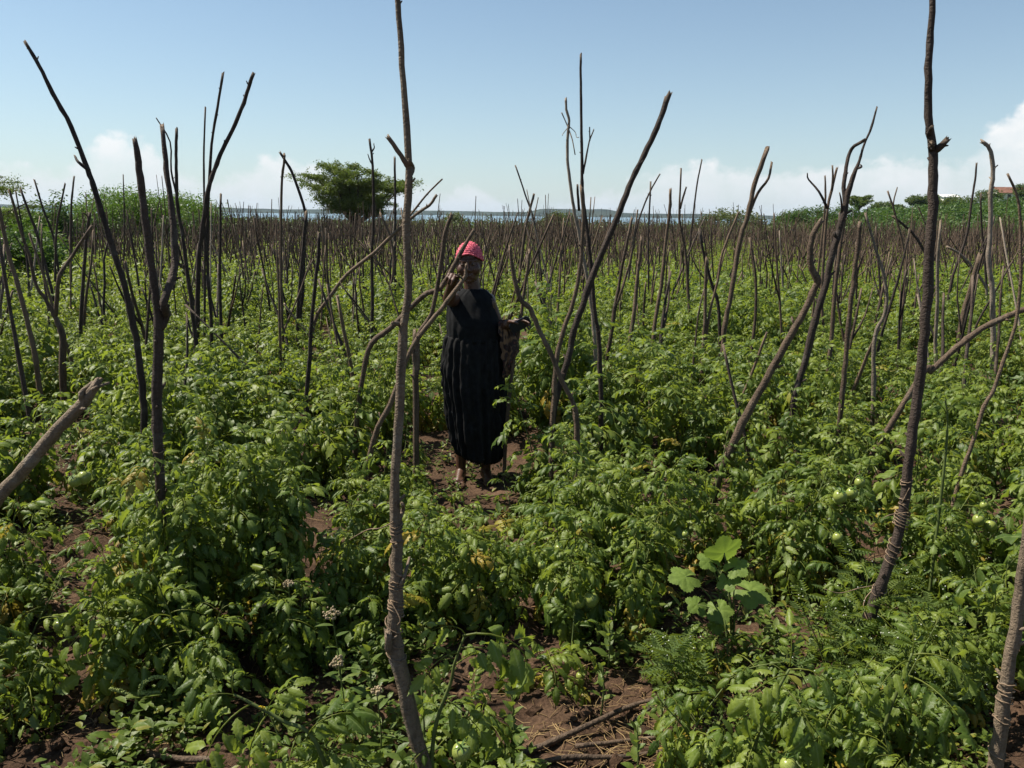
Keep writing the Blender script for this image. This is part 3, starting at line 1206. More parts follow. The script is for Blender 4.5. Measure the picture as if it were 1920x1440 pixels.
def plant_plan(seed, height, spread, nstem=4, dens=1.0, bushy=True, yellow=.08):
    """stems and leaf placements of one tomato plant standing at the origin"""
    rng = np.random.default_rng(seed)
    stems, leaves, fruits = [], [], []
    for s in range(nstem):
        a = 2 * math.pi * (s + rng.random() * .8) / nstem
        ln = height * rng.uniform(.85, 1.15)
        out = spread * rng.uniform(.35, 1.0)
        b = np.array([rng.normal() * .03, rng.normal() * .03, -.03])
        d = np.array([math.cos(a), math.sin(a), 0])
        m1 = b + d * out * .35 + np.array([0, 0, ln * .45])
        e = b + d * out + np.array([0, 0, ln * rng.uniform(.80, 1.0)]) + rng.normal(size=3) * .04
        mids = smooth_path([b, m1, e], 8)
        stems.append((mids, .0050, .0014))
        n = max(5, int(dens * ln / .031))
        for k in range(n):
            t = .10 + .90 * (k + rng.random() * .6) / n
            q = t * (len(mids) - 1)
            i = min(int(q), len(mids) - 2)
            p = mids[i] + (mids[i + 1] - mids[i]) * (q - i)
            az = a + 2.399 * k + rng.normal() * .5
            if rng.random() < .35:
                az = a + rng.normal() * .9
            el = (-.35 + 1.25 * t ** 1.5) + rng.normal() * .25
            x = np.array([math.cos(az) * math.cos(el), math.sin(az) * math.cos(el), math.sin(el)])
            sc = .80 * (.62 + .65 * math.sin(math.pi * min(1, t * .85 + .12))) * rng.uniform(.8, 1.2)
            up = np.array([0, 0, 1.0]) + rng.normal(size=3) * .22
            F = frame(x, up)
            yl = 0.0
            if t < .4 and rng.random() < yellow * 3:
                yl = rng.uniform(.35, .95)
            elif rng.random() < yellow * .15:
                yl = rng.uniform(.2, .6)
            leaves.append((int(rng.integers(NLEAF)), mat4(F, p, sc), yl, rng.random() * .75))
            if t > .15 and t < .6 and rng.random() < .16:
                r = rng.uniform(.016, .027)
                fruits.append((p + x * rng.uniform(.04, .08) - np.array([0, 0, rng.uniform(.03, .07)]), r))
    return stems, leaves, fruits


def stem_geo(stems, sides=5):
    g = G()
    for pts, r0, r1 in stems:
        g.add(*tube(pts, np.linspace(r0, r1, len(pts)), sides, cap=False))
    return g


def foliage_geo(leaves, tab, step=1):
    g = G()
    for v, M, yl, rd in leaves[::step]:
        if tab is LEAF2:
            M = M.copy()
            M[:3, :3] *= 1.12 if step == 1 else 1.5
        g.add_arr(tab[v], M, (rd, yl))
    return g


def tomato_meshes():
    rng = np.random.default_rng(5)
    bm = bmesh.new()
    bmesh.ops.create_uvsphere(bm, u_segments=14, v_segments=10, radius=1)
    for v in bm.verts:
        z = v.co.z
        a = math.atan2(v.co.y, v.co.x)
        f = 1 + .03 * math.cos(5 * a) * (z + .3)
        v.co.x *= f * (1 - .10 * max(0, -z))
        v.co.y *= f * (1 - .10 * max(0, -z))
        v.co.z = z * 1.10 - .16 * math.exp(-((1 - z) / .12) ** 2)
    me = bpy.data.meshes.new('tomato')
    bm.to_mesh(me)
    bm.free()
    for p in me.polygons:
        p.use_smooth = True
    me.materials.append(M_GREEN)
    g = G()
    for k in range(5):
        a = k * 2 * math.pi / 5
        d = np.array([math.cos(a), math.sin(a), 0])
        s = np.array([-math.sin(a), math.cos(a), 0])
        V = [d * .05 + s * .12 + np.array([0, 0, 1.0]), d * .05 - s * .12 + np.array([0, 0, 1.0]), d * .5 - s * .1 + np.array([0, 0, 1.06]), d * .95 + np.array([0, 0, 1.2]), d * .5 + s * .1 + np.array([0, 0, 1.06])]
        g.add(V, [(0, 1, 2, 4)], [(4, 2, 3)])
    g.add(*tube([(0, 0, .93), (0.05, 0, 1.3), (.25, .1, 1.7)], [.1, .08, .07], 5))
    return me, mesh_from('calyx', g.arrays(), M_CALYX)


TOM_ME, CAL_ME = tomato_meshes()


def add_tomato(parent, p, r, rng):
    R = Matrix.Rotation(rng.normal() * .4, 4, 'X') @ Matrix.Rotation(rng.random() * 6.28, 4, 'Z')
    t = obj('tomato', TOM_ME, parent, M=Matrix.Translation(Vector(p)) @ R @ Matrix.Scale(r, 4))
    obj('calyx', CAL_ME, t)
    return t


# ------------------------------------------------------------------ where the plants stand
EXCL = [(GP(893, 890), .52), (GP(905, 930), .46), (GP(960, 862), .30), (GP(505, 960), .34), (GP(495, 832), .42), (GP(1480, 1100), .36), (GP(150, 790), .30), (GP(810, 838), .22), (GP(640, 1010), .10),
        (GP(1210, 815), .16), (GP(900, 1000), .40), (GP(70, 640), .1)]
NEAR = [  # x, y, height, spread, stems : the plants one can look into
    (-1.30, 2.98, 1.02, .22, 6), (-1.04, 3.20, 1.00, .20, 6), (-1.62, 3.10, .70, .24, 4), (-1.28, 3.45, .95, .24, 5), (-1.95, 2.72, .50, .22, 4), (-2.22, 3.15, .62, .24, 4), (-1.72, 3.62, .70, .24, 4),
    (-.70, 3.52, .66, .22, 4), (-.40, 3.22, .56, .22, 5), (-.08, 3.20, .50, .22, 5), (.26, 3.18, .56, .22, 5), (.56, 3.22, .58, .2, 4), (-.74, 3.16, .52, .2, 4), (-.30, 3.60, .34, .2, 4), (-.04, 3.66, .34, .2, 4), (.22, 3.72, .44, .2, 4), (-.16, 4.10, .16, .16, 3), (.12, 4.25, .20, .16, 3), (-.42, 4.2, .26, .18, 3), (-.62, 4.60, .30, .18, 4), (.06, 4.62, .16, .16, 3), (-.30, 4.45, .14, .16, 3), (.22, 4.75, .30, .16, 4), (-.72, 5.05, .36, .2, 4), (.38, 3.56, .70, .22, 5), (.70, 3.62, .68, .24, 5), (.46, 3.95, .66, .22, 4), (-.72, 3.98, .60, .22, 4),
    (.98, 3.92, .62, .24, 4), (1.32, 3.55, .66, .22, 5), (1.66, 3.78, .66, .24, 4), (2.02, 3.50, .70, .24, 5), (2.38, 3.85, .72, .26, 4), (1.42, 4.05, .66, .24, 4),
    (.62, 2.30, .34, .20, 4), (.98, 2.24, .42, .22, 5), (1.28, 2.36, .44, .24, 5), (1.16, 2.02, .40, .2, 4), (.80, 1.98, .26, .2, 4), (1.62, 2.62, .42, .24, 4), (1.98, 2.9, .46, .24, 4),
    (-1.16, 2.62, .52, .22, 4), (-1.50, 2.70, .50, .2, 4), (-.86, 2.82, .44, .2, 4), (-1.75, 2.40, .34, .18, 4), (-.52, 2.86, .30, .18, 3), (.20, 2.80, .22, .16, 3), (.86, 2.78, .28, .18, 3), (1.45, 2.98, .42, .2, 4),
    (-.66, 2.10, .30, .16, 3), (-.52, 2.02, .22, .14, 4), (-.16, 2.36, .26, .1, 3), (.02, 2.06, .16, .12, 3)]
OUTER = [(2.55, 2.4), (2.9, 2.9), (2.5, 3.2), (3.3, 3.4), (2.95, 3.75), (3.6, 2.6), (3.9, 3.9), (-2.5, 2.4), (-2.9, 2.9), (-2.75, 3.5), (-3.4, 3.3), (-3.2, 3.95), (-3.7, 2.6), (2.0, 1.9), (2.3, 2.7)]
near_ground = lambda x, y: float(gz(x, y))
SPOTS = []
_r = np.random.default_rng(11)
_y = 4.30
while _y < 52:
    _x = -(4.4 + .40 * _y) if _y > 10 else -.75 * _y - 1.0
    _xe = min(.78 * _y + 1.2, 40)
    while _x < _xe:
        xx, yy = _x + _r.normal() * .10, _y + _r.normal() * .12
        ok = all((xx - c.x) ** 2 + (yy - c.y) ** 2 > r * r for c, r in EXCL)
        if ok and yy > 4.05 and not (_r.random() < .65 and float(vnoise(xx, yy, .9, 92)) < -.15 and yy < 16):
            SPOTS.append((xx, yy))
        _x += .50 if _y < 25 else .62
    _y += .64 if _y < 25 else .80
SPOTS = [s for s in SPOTS if abs(s[0]) < .70 * s[1] + .9]
SPOTS.sort(key=lambda s: s[0] ** 2 + s[1] ** 2)
N_IND = 300 - len(NEAR)
MID, FAR = SPOTS[:N_IND] + OUTER, SPOTS[N_IND:]

PLANTS = []   # (root, x, y, height) for the labels below


def near_plant(i, x, y, h, spr, ns):
    rng = np.random.default_rng(500 + i)
    st, lv, fr = plant_plan(700 + i, h, spr, ns, dens=1.0, yellow=.14)
    r = empty('tomato_plant', (x, y, near_ground(x, y)), rng.random() * 0)
    gobj('stem', stem_geo(st, 6), M_STEM, r)
    base = LEAF_ME
    for v, M, yl, rd in lv:
        me = base[v]
        if yl > .3:
            me = YELLOW_ME[v]
        obj('leaf', me, r, M=Matrix(M.tolist()))
    for p, rad in fr[:7]:
        add_tomato(r, p, rad, rng)
    PLANTS.append((r, x, y, h, len(fr[:7])))
    return r


def _yellowed(arr, k):
    V, Q, T, C = arr
    C = C.copy()
    C[:, 1] = np.clip(C[:, 1] + .55 + .35 * ((k * 37) % 10) / 10, 0, 1)
    return V, Q, T, C


YELLOW_ME = [mesh_from('leaf', _yellowed(a, k), M_LEAF) for k, a in enumerate(LEAF0)]
for i, a in enumerate(NEAR):
    near_plant(i, *a)

SHOWN_TOMATOES = [(1575, 931, 3.42, .031), (1597, 925, 3.46, .027), (1571, 1008, 3.36, .024), (1612, 905, 3.5, .024), (1230, 1003, 3.1, .018), (1085, 1128, 3.02, .030), (1108, 1124, 3.02, .032), (1107, 1046, 3.05, .018), (1048, 1028, 3.05, .017),
                  (1016, 1060, 3.02, .017), (865, 1410, 2.0, .028), (140, 902, 2.95, .024), (158, 895, 2.98, .026), (112, 1172, 2.62, .020), (130, 1160, 2.62, .022), (1478, 1437, 1.95, .024), (1835, 975, 3.4, .026), (1858, 985, 3.4, .024), (1845, 948, 3.42, .018), (1285, 1002, 3.2, .014)]
for i, (px, py, Y, rad) in enumerate(SHOWN_TOMATOES):
    p = np.array(P(px, py, Y))
    r = min(PLANTS, key=lambda t: (t[1] - p[0]) ** 2 + (t[2] - p[1]) ** 2)
    add_tomato(r[0], p - np.array(r[0].location), rad, np.random.default_rng(640 + i))

# middle distance: ten kinds of plant, foliage as one part each
MIDV = []
for k in range(10):
    rr = np.random.default_rng(900 + k)
    h = [.60, .70, .76, .54, .66, .82, .62, .72, .58, .68][k]
    st, lv, fr = plant_plan(900 + k, h, .27, 5, dens=.95, yellow=[.04, .10, .05, .22, .06, .05, .12, .04, .09, .05][k])
    MIDV.append((h, mesh_from('foliage', foliage_geo(lv, LEAF1).arrays(), M_LEAF), mesh_from('stem', stem_geo(st, 4).arrays(), M_STEM), fr, lv))
for i, (x, y) in enumerate(MID):
    rr = np.random.default_rng(2000 + i)
    h, fo, st, fr, _ = MIDV[int(rr.integers(10))]
    r = empty('tomato_plant', (x, y, near_ground(x, y)), rr.random() * 6.28)
    s = rr.uniform(.86, 1.18) * (1 + .95 * float(vnoise(x, y, 1.3, 91)))
    r.scale = (s * rr.uniform(.95, 1.12), s * rr.uniform(.95, 1.12), s)
    obj('stem', st, r)
    obj('foliage', fo, r)
    nf = 0
    if y < 6.5:
        for p, rad in fr[:4]:
            add_tomato(r, p, rad, rr)
            nf += 1
    PLANTS.append((r, x, y, h * s, nf))


def far_plants():
    rng = np.random.default_rng(77)
    vA = [foliage_geo(MIDV[k][4], LEAF2, 2).arrays() for k in range(10)]
    vB = [foliage_geo(MIDV[k][4], LEAF2, 4).arrays() for k in range(10)]
    g = G()
    for x, y in FAR:
        tab = vA if y < 24 else vB
        s = rng.uniform(.80, 1.12) * (1 + .6 * float(vnoise(x, y, 1.8, 91)))
        a = rng.random() * 6.28
        s *= float(np.interp(y, [12, 26], [1.0, .72]))
        R = rot_axis((0, 0, 1), a) * s * np.array([1.15, 1.15, 1.0])
        V, Q, T, C = tab[int(rng.integers(10))]
        C2 = C.copy()
        C2[:, 0] = (C2[:, 0] + rng.random() * .3) % 1
        g.add(V @ R.T + np.array([x, y, near_ground(x, y)]), Q, T, C2)
    tag(gobj('tomato_foliage', g, M_LEAF, smooth=True), 'dense green tomato foliage between the stakes in the far half of the field', 'foliage', kind='stuff')
    return g.n


NFAR = far_plants()

# ------------------------------------------------------------------ stakes


def dep_from(px, py, z=.45):
    d = ray(px, py)
    t = (z - CAM_H) / d.z
    return d.y * t


def stick_geo(g, pts, r0, r1, rng, sides=8, per=4, tint=.5, knots=.35, splinter=True, ground=True, radii=None, bare_tip=True):
    """one knotty stick along the world points (base first)"""
    path = smooth_path(pts, per)
    n = len(path)
    if radii is not None:
        tt = np.linspace(0, 1, len(radii))
        rad = np.interp(np.linspace(0, 1, n), tt, radii)
    else:
        rad = np.linspace(r0, r1, n)
    kn = 1 + knots * np.maximum(0, rng.random(n) - .7) + .03 * (rng.random(n) - .5)
    rad = rad * kn
    path = [p + rng.normal(size=3) * rad[i] * .07 * (0 < i < n - 1) for i, p in enumerate(path)]
    V, Q, T = tube(path, rad, sides, True, rng, .16)
    C = np.zeros((len(V), 3))
    C[:, 0] = tint
    if bare_tip:
        C[(n - 1) * sides:n * sides, 1] = .45
        C[-1, 1] = .9
    # broken end: uneven rim
    if splinter:
        d = np.asarray(path[-1]) - np.asarray(path[-2])
        d /= np.linalg.norm(d) + 1e-9
        for k in range(sides):
            V[(n - 1) * sides + k] += d * rad[-1] * rng.uniform(-.4, 2.2)
    g.add(V, Q, T, C)
    # knots and cut twig stubs
    for k in range(max(1, n // 5)):
        if rng.random() < .55 and sides >= 7:
            i = int(rng.integers(1, n - 1))
            a = rng.normal(size=3)
            d = np.asarray(path[i + 1]) - np.asarray(path[i - 1])
            d /= np.linalg.norm(d)
            a = a - d * np.dot(a, d)
            a /= np.linalg.norm(a)
            p0 = np.asarray(path[i])
            ln = rad[i] * rng.uniform(1.3, 2.3)
            V, Q, T = tube([p0, p0 + a * ln * .6 + d * ln * .3, p0 + a * ln + d * ln * .7], [rad[i] * .6, rad[i] * .38, rad[i] * .22], 5)
            g.add(V, Q, T, c=(tint, .0, 0))
    return path, rad


STAKES = []   # (object, px of base, Y, height)


def hero(pts, wb, wt, label, Y=None, ye=None, mat=None, branches=(), leanY=0.0, tint=None, seed=0, w=None, name='stake', sides=9, knots=.45, base_drop=True, group=None):
    """a stake traced in the photograph: pts from its foot upwards (photo pixels), placed upright at depth Y.
    branches: lists of (pixel points, width at root, width at tip)"""
    rng = np.random.default_rng(3000 + seed)
    if Y is None:
        Y = dep_from(pts[0][0], ye if ye else pts[0][1])
    k = Y / FPX
    W = [np.array(P(x, y, Y)) for x, y in pts]
    z0, z1 = W[0][2], W[-1][2]
    for p in W:
        p[1] += leanY * (p[2] - z0)
    if base_drop and W[0][2] > -.05:
        d = W[0] - W[1]
        d /= np.linalg.norm(d)
        d = d * .5 + np.array([0, 0, -.5])
        d /= abs(d[2])
        W.insert(0, W[0] + d * (W[0][2] + .12))
    base = np.array([W[0][0], W[0][1], 0.0])
    g = G()
    tt = rng.uniform(.25, .7) if tint is None else tint
    radii = None
    if w:
        radii = [v * k / 2 for v in w]
    stick_geo(g, [p - base for p in W], wb * k / 2, wt * k / 2, rng, sides, 4, tt, knots, radii=radii)
    for bp, b0, b1 in branches:
        B = [np.array(P(x, y, Y)) - base for x, y in bp]
        for p in B:
            p[1] += leanY * (p[2] - z0) + rng.normal() * .0
        B = [b + np.array([0, j * .02 * (1 if rng.random() < .5 else -1), 0]) for j, b in enumerate(B)]
        stick_geo(g, B, b0 * k / 2, b1 * k / 2, rng, max(5, sides - 2), 3, tt, knots)
    o = gobj(name, g, mat or M_BARK, loc=base)
    tag(o, label, 'stake' if name != 'log' else 'log', group)
    STAKES.append((o, pts[0][0], base[0], Y, z1))
    return o, W, k


D_ = M_BARK_DARK
PALE = M_BARK_PALE
# --- the tall ones near the camera
center, cW, ck = hero([(812, 1490), (795, 1438), (766, 1330), (738, 1210), (741, 1130), (742, 1030), (737, 920), (744, 810), (748, 700), (753, 615), (762, 545), (757, 430), (761, 310), (750, 150), (741, 20), (732, -70)],
                      44, 12, 'tallest near pole, grey brown and twine bound, left of the woman', Y=2.12, mat=M_BARK_GREY, w=[34, 33, 32, 31, 31, 28, 22, 18, 18, 18, 16, 14, 15, 13.5, 11, 10, 9.5],
                      branches=[([(761, 312), (748, 290), (727, 258)], 10, 8), ([(752, 628), (744, 616), (737, 606)], 11, 8), ([(761, 330), (768, 312), (766, 300)], 9, 6), ([(745, 985), (752, 965), (755, 942)], 10, 7),
                                ([(742, 1110), (757, 1085), (762, 1064)], 9, 5), ([(744, 1225), (731, 1215), (730, 1180)], 22, 15)], seed=1, sides=12, tint=.62, leanY=.03)
right_pole, rW, rk = hero([(1590, 1262), (1604, 1222), (1640, 1130), (1672, 1040), (1694, 955), (1702, 880), (1712, 800), (1726, 700), (1736, 600), (1742, 500), (1748, 400), (1750, 330), (1749, 280), (1742, 235), (1740, 150), (1745, 60), (1749, -10), (1752, -80)],
                          38, 10, 'tall dark pole with a knobbed joint near its top, wrapped in twine low down', Y=2.86, mat=D_, w=[30, 29, 28, 24, 20, 18, 18, 18, 18, 18, 18, 17, 16, 15, 13.5, 12, 11, 10, 9],
                          branches=[([(1750, 285), (1757, 276), (1762, 266)], 14, 10), ([(1748, 282), (1741, 276), (1736, 272)], 13, 9), ([(1742, 255), (1738, 247), (1736, 241)], 10, 6)], seed=2, sides=12, tint=.62)
fork, fW, fk = hero([(342, 1290), (325, 1150), (310, 1060), (301, 930), (296, 820), (294, 750), (296, 680), (297, 615), (293, 560), (285, 510), (275, 430), (265, 350), (258, 290), (253, 264)],
                    24, 9, 'thick forked pole with two blunt prongs rising from the leafy clump', Y=2.92, mat=D_, w=[19, 19, 18, 18, 18, 19, 19, 18, 16, 14, 14, 13, 12, 11, 8],
                    branches=[([(298, 618), (308, 592), (316, 565), (314, 500), (308, 440), (300, 390), (287, 330), (277, 280), (267, 229)], 16, 8)], seed=3, sides=12, tint=.70)
hero([(272, 830), (270, 745), (262, 650), (250, 580), (240, 530), (225, 480), (205, 410), (190, 355), (178, 318), (150, 240), (118, 180), (95, 130), (72, 90)], 14, 6,
     'long dark stake leaning to the left beside the forked pole, with a split side twig', ye=815, mat=D_, branches=[([(182, 322), (165, 306), (148, 293)], 7, 3)], seed=4, tint=.4, leanY=-.05)
edge_pole, eW, ek = hero([(1852, 1500), (1866, 1430), (1882, 1320), (1896, 1230), (1910, 1130), (1922, 1040), (1936, 940)], 44, 30, 'thick grey pole cut off by the lower right photo edge', Y=2.05, mat=M_BARK_GREY, seed=5, sides=12, tint=.75, w=[30, 29, 28, 26, 24, 22, 21, 19])
hero([(-140, 1110), (-60, 1005), (0, 930), (60, 862), (110, 803), (150, 762), (181, 722)], 44, 18, 'thick grey stick leaning out from the left photo edge with a broken knobbed end', Y=2.65, mat=M_BARK_GREY, seed=6, sides=10, tint=.78,
     w=[32, 30, 29, 27, 25, 24, 22, 17], branches=[([(158, 752), (158, 735), (162, 722)], 13, 7), ([(172, 732), (186, 724), (194, 722)], 9, 4)], name='stake')
# --- sticks round the woman
hero([(668, 800), (672, 765), (681, 700), (697, 644), (741, 608), (790, 557), (827, 539), (850, 501), (865, 471), (887, 434)], 9, 6, 'crooked bent stick curving up across the pole to the woman\'s cap', ye=790, seed=10, tint=.55, w=[11, 10, 10, 9, 10, 10, 10, 9, 9, 8, 6])
hero([(700, 826), (732, 758), (764, 670), (790, 625), (827, 580), (869, 524), (873, 508), (874, 496)], 10, 5, 'knotty leaning stick whose tip ends before the woman\'s face', Y=4.35, seed=11, tint=.75, w=[12, 11, 10, 9, 9, 9, 8, 5, 4],
     branches=[([(869, 524), (862, 518), (855, 513)], 4, 3)])
hero([(780, 850), (780, 760), (780, 662), (785, 628), (809, 587), (824, 512), (835, 437), (846, 405)], 11, 6, 'kinked stake just left of the woman, its stump split at waist height', Y=4.75, seed=12, tint=.5,
     w=[12, 12, 12, 13, 10, 8, 8, 8, 7], branches=[([(781, 700), (776, 660), (776, 622)], 8, 6)])
hero([(586, 625), (595, 590), (620, 555), (650, 515), (700, 475), (749, 428), (782, 400), (805, 385), (817, 368)], 8, 5, 'long pale stick slanting up behind the tallest pole', ye=625, seed=13, tint=.85)
hero([(755, 425), (767, 407), (800, 365), (828, 337)], 4, 3, 'thin twig crossing the end of the long slanting stick', Y=6.2, seed=14, base_drop=False, tint=.5)
hero([(576, 790), (575, 740), (580, 680), (583, 620), (590, 540), (597, 480), (598, 440)], 9, 6, 'straight dark stake where the long slanting stick begins', ye=790, mat=D_, seed=15)
hero([(1082, 850), (1081, 790), (1074, 754), (1052, 710), (1033, 662), (1013, 624), (994, 579), (975, 560), (962, 509), (956, 461)], 11, 6, 'sinuous brown stick beside the phone, bending over to the right', ye=850, seed=16, tint=.6,
     w=[12, 12, 11, 9, 9, 9, 9, 9, 9, 8, 5])
hero([(1035, 828), (1039, 740), (1042, 687), (1055, 624), (1074, 569), (1087, 509), (1092, 448), (1094, 400), (1090, 352)], 11, 6, 'upright brown stake crossing the sinuous stick right of the woman', ye=828, seed=17, tint=.55)
hero([(1040, 765), (1055, 707), (1068, 665), (1077, 617), (1093, 572), (1106, 531), (1160, 400), (1185, 337), (1215, 277), (1237, 227), (1252, 182)], 12, 9, 'longest bare rod slanting right into the sky with a cut end', ye=790, seed=18, tint=.42, mat=D_,
     w=[13, 12, 12, 12, 12, 12, 13, 11, 10, 10, 10, 10])
hero([(1127, 780), (1125, 687), (1122, 624), (1116, 592), (1109, 512), (1103, 448), (1097, 405), (1092, 355), (1091, 305), (1090, 230), (1089, 155), (1089, 103)], 10, 4, 'tallest thin dark stake right of the woman, with a forked side twig', ye=780, mat=D_, seed=19,
     branches=[([(1093, 326), (1100, 292), (1106, 264), (1115, 242)], 4, 2), ([(1106, 264), (1105, 240)], 2.5, 2), ([(1086, 395), (1083, 365), (1082, 350)], 5, 4)])
hero([(1112, 730), (1116, 671), (1112, 600), (1104, 540), (1093, 480), (1084, 429), (1077, 400), (1070, 350), (1064, 300), (1065, 250), (1067, 226), (1062, 205), (1061, 186)], 8, 4, 'bleached pale stake with twig remains tied near its tip', ye=730, mat=PALE, seed=20,
     branches=[([(1053, 211), (1064, 235), (1072, 262), (1077, 290)], 2, 2), ([(1066, 236), (1078, 248), (1080, 258), (1084, 259)], 1.4, 1.2), ([(1064, 240), (1056, 250), (1054, 255)], 1.4, 1.2)])
hero([(950, 800), (956, 735), (964, 671), (977, 592), (983, 544), (989, 505), (993, 470)], 8, 5, 'upright reddish stake half hidden behind the woman\'s phone', ye=790, seed=21, tint=.5)
# --- left side
hero([(72, 712), (60, 640), (48, 590), (32, 530), (20, 490), (8, 440), (0, 400), (-10, 360)], 10, 6, 'pale grey stake curving away to the left photo edge', ye=712, seed=30, tint=.95)
hero([(118, 695), (117, 630), (108, 605), (101, 590), (85, 560), (68, 535), (55, 480), (43, 445), (30, 400), (18, 358)], 12, 4, 'forked stake near the left edge, one prong sunlit brown', ye=695, seed=31, tint=.5, w=[13, 13, 12, 10, 8, 7, 6, 6, 5, 5, 4],
     branches=[([(104, 592), (110, 550), (117, 515), (125, 485), (142, 455), (160, 424)], 8, 5)])
hero([(151, 655), (152, 600), (156, 530), (160, 470), (165, 425), (168, 402)], 8, 5, 'straight black stake with a nicked tip, right of the sunlit prong', ye=655, mat=D_, seed=32, branches=[([(166, 415), (163, 406), (160, 399)], 4, 2.5)])
hero([(374, 700), (370, 660), (365, 620), (358, 560), (350, 500), (342, 440), (333, 390), (331, 340), (330, 290), (331, 243)], 9, 5, 'slender stake with a blunt top, right of the thick forked pole', ye=700, seed=33, tint=.4, mat=D_,
     branches=[([(366, 635), (356, 622), (346, 590)], 5, 3), ([(331, 365), (323, 320), (315, 265), (300, 224)], 4, 2)])
hero([(368, 680), (369, 630), (371, 540), (373, 480), (378, 440), (388, 367), (400, 325), (413, 290), (435, 245), (457, 193), (467, 160), (474, 141)], 10, 6, 'stake bending right to a pale broken tip against the sky', ye=690, seed=34, tint=.45, mat=D_)
hero([(398, 690), (396, 600), (392, 540), (389, 480), (390, 420), (391, 365), (397, 270), (408, 200), (418, 138)], 7, 4, 'thin stake curving up to the left of the pale broken tip', ye=690, seed=35, tint=.4, mat=D_)
hero([(384, 660), (384, 500), (383, 380), (382, 300), (385, 203)], 5, 3, 'thinnest upright rod in the left cluster of stakes', ye=660, seed=36, mat=D_)
hero([(415, 625), (413, 560), (412, 500), (413, 440), (414, 366)], 7, 4, 'short straight dark stake right of the left cluster', ye=625, seed=37, mat=D_)
hero([(532, 665), (530, 620), (527, 520), (527, 440), (528, 350), (533, 300), (533, 291)], 6, 4, 'stake crossed at its top by a leaning dark one', ye=665, seed=38, tint=.5)
hero([(562, 600), (566, 560), (569, 500), (571, 440), (573, 400), (550, 330), (537, 305), (525, 286)], 8, 4, 'dark stake bent sharply left at its top, crossing another', ye=605, mat=D_, seed=39)
hero([(558, 605), (562, 540), (569, 460), (574, 400)], 7, 6, 'dark stake tied against the sharply bent one', ye=612, mat=D_, seed=40)
hero([(697, 625), (698, 560), (697, 480), (700, 420), (700, 350), (698, 300), (693, 263)], 7, 4, 'dark stake with thorny spurs in front of the acacia', ye=625, mat=D_, seed=41, branches=[([(699, 310), (694, 300), (691, 290)], 3, 1.5), ([(697, 285), (701, 277), (702, 270)], 3, 1.5)])
hero([(741, 565), (740, 460), (741, 380), (740, 296)], 5, 4, 'thin straight stake close beside the tallest pole, before the acacia', ye=565, mat=D_, seed=42)
hero([(715, 595), (735, 525), (738, 480), (730, 440), (713, 400)], 5, 4, 'pale curved stake behind the tallest pole', ye=590, seed=43, tint=.7)
hero([(100, 560), (82, 485), (67, 432), (55, 400), (39, 356)], 6, 4, 'thin dark stake leaning left by the grass patch', ye=570, mat=D_, seed=44)
hero([(104, 545), (104, 485), (107, 420), (115, 380), (122, 345)], 5, 3, 'thin bowed stake in front of the feathery shrub', ye=550, mat=D_, seed=45)
hero([(133, 520), (133, 435), (134, 380), (139, 332)], 5, 3, 'thin wavy stake at the left end of the round bush', ye=530, mat=D_, seed=46)
hero([(112, 520), (100, 445), (82, 395), (65, 339)], 5, 3, 'thin stake leaning left over the feathery shrub', ye=530, mat=D_, seed=47)
# --- right side
hero([(1180, 645), (1189, 585), (1195, 521), (1200, 480), (1203, 445)], 9, 5, 'pale topped stake with frayed bark at its foot, center right', ye=650, seed=50, tint=.75)
hero([(1223, 680), (1229, 598), (1240, 537), (1247, 464), (1255, 400), (1257, 357)], 8, 5, 'brown stake right of the frayed bark stake', ye=680, seed=51, tint=.6, branches=[([(1255, 395), (1259, 385), (1260, 378)], 4, 2.5)])
hero([(1296, 628), (1290, 544), (1286, 480), (1275, 419), (1274, 390), (1277, 318)], 7, 3, 'slim stake with a forked twig end, mid right', ye=628, seed=52, tint=.4, branches=[([(1275, 392), (1280, 370), (1285, 352)], 4, 3)])
hero([(1319, 655), (1322, 600), (1323, 518), (1325, 485)], 8, 5, 'short blunt stake paired with a leaning one, mid right', ye=655, seed=53, tint=.55)
hero([(1322, 655), (1330, 590), (1346, 525), (1355, 473), (1384, 400)], 5, 4, 'thin pale stick leaning right out of the blunt pair', ye=655, seed=54, tint=.85)
hero([(1355, 690), (1358, 617), (1371, 553), (1381, 486), (1390, 441), (1403, 400), (1415, 345), (1437, 283)], 10, 8, 'long brown stake with a side prong, tip cut flat, mid right', ye=690, seed=55, tint=.6, branches=[([(1404, 402), (1422, 362), (1438, 335), (1451, 304)], 6, 4)])
hero([(1350, 650), (1347, 572), (1336, 537), (1320, 480), (1312, 432)], 7, 5, 'dark stake leaning left toward the long brown one', ye=650, mat=D_, seed=56)
hero([(1408, 672), (1416, 598), (1417, 521), (1406, 448)], 7, 4, 'dark bowed stake in front of the shore bush', ye=672, seed=57, tint=.3)
hero([(1352, 880), (1360, 862), (1393, 793), (1430, 723), (1450, 687), (1480, 633), (1507, 587), (1527, 541), (1533, 526), (1520, 497), (1519, 468), (1525, 439), (1539, 415)], 15, 9, 'thick red brown pole leaning right, kinked like an elbow at its top', ye=880, seed=58, tint=.5,
     w=[15, 15, 15, 16, 14, 14, 14, 13, 12, 14, 12, 10, 10, 9])
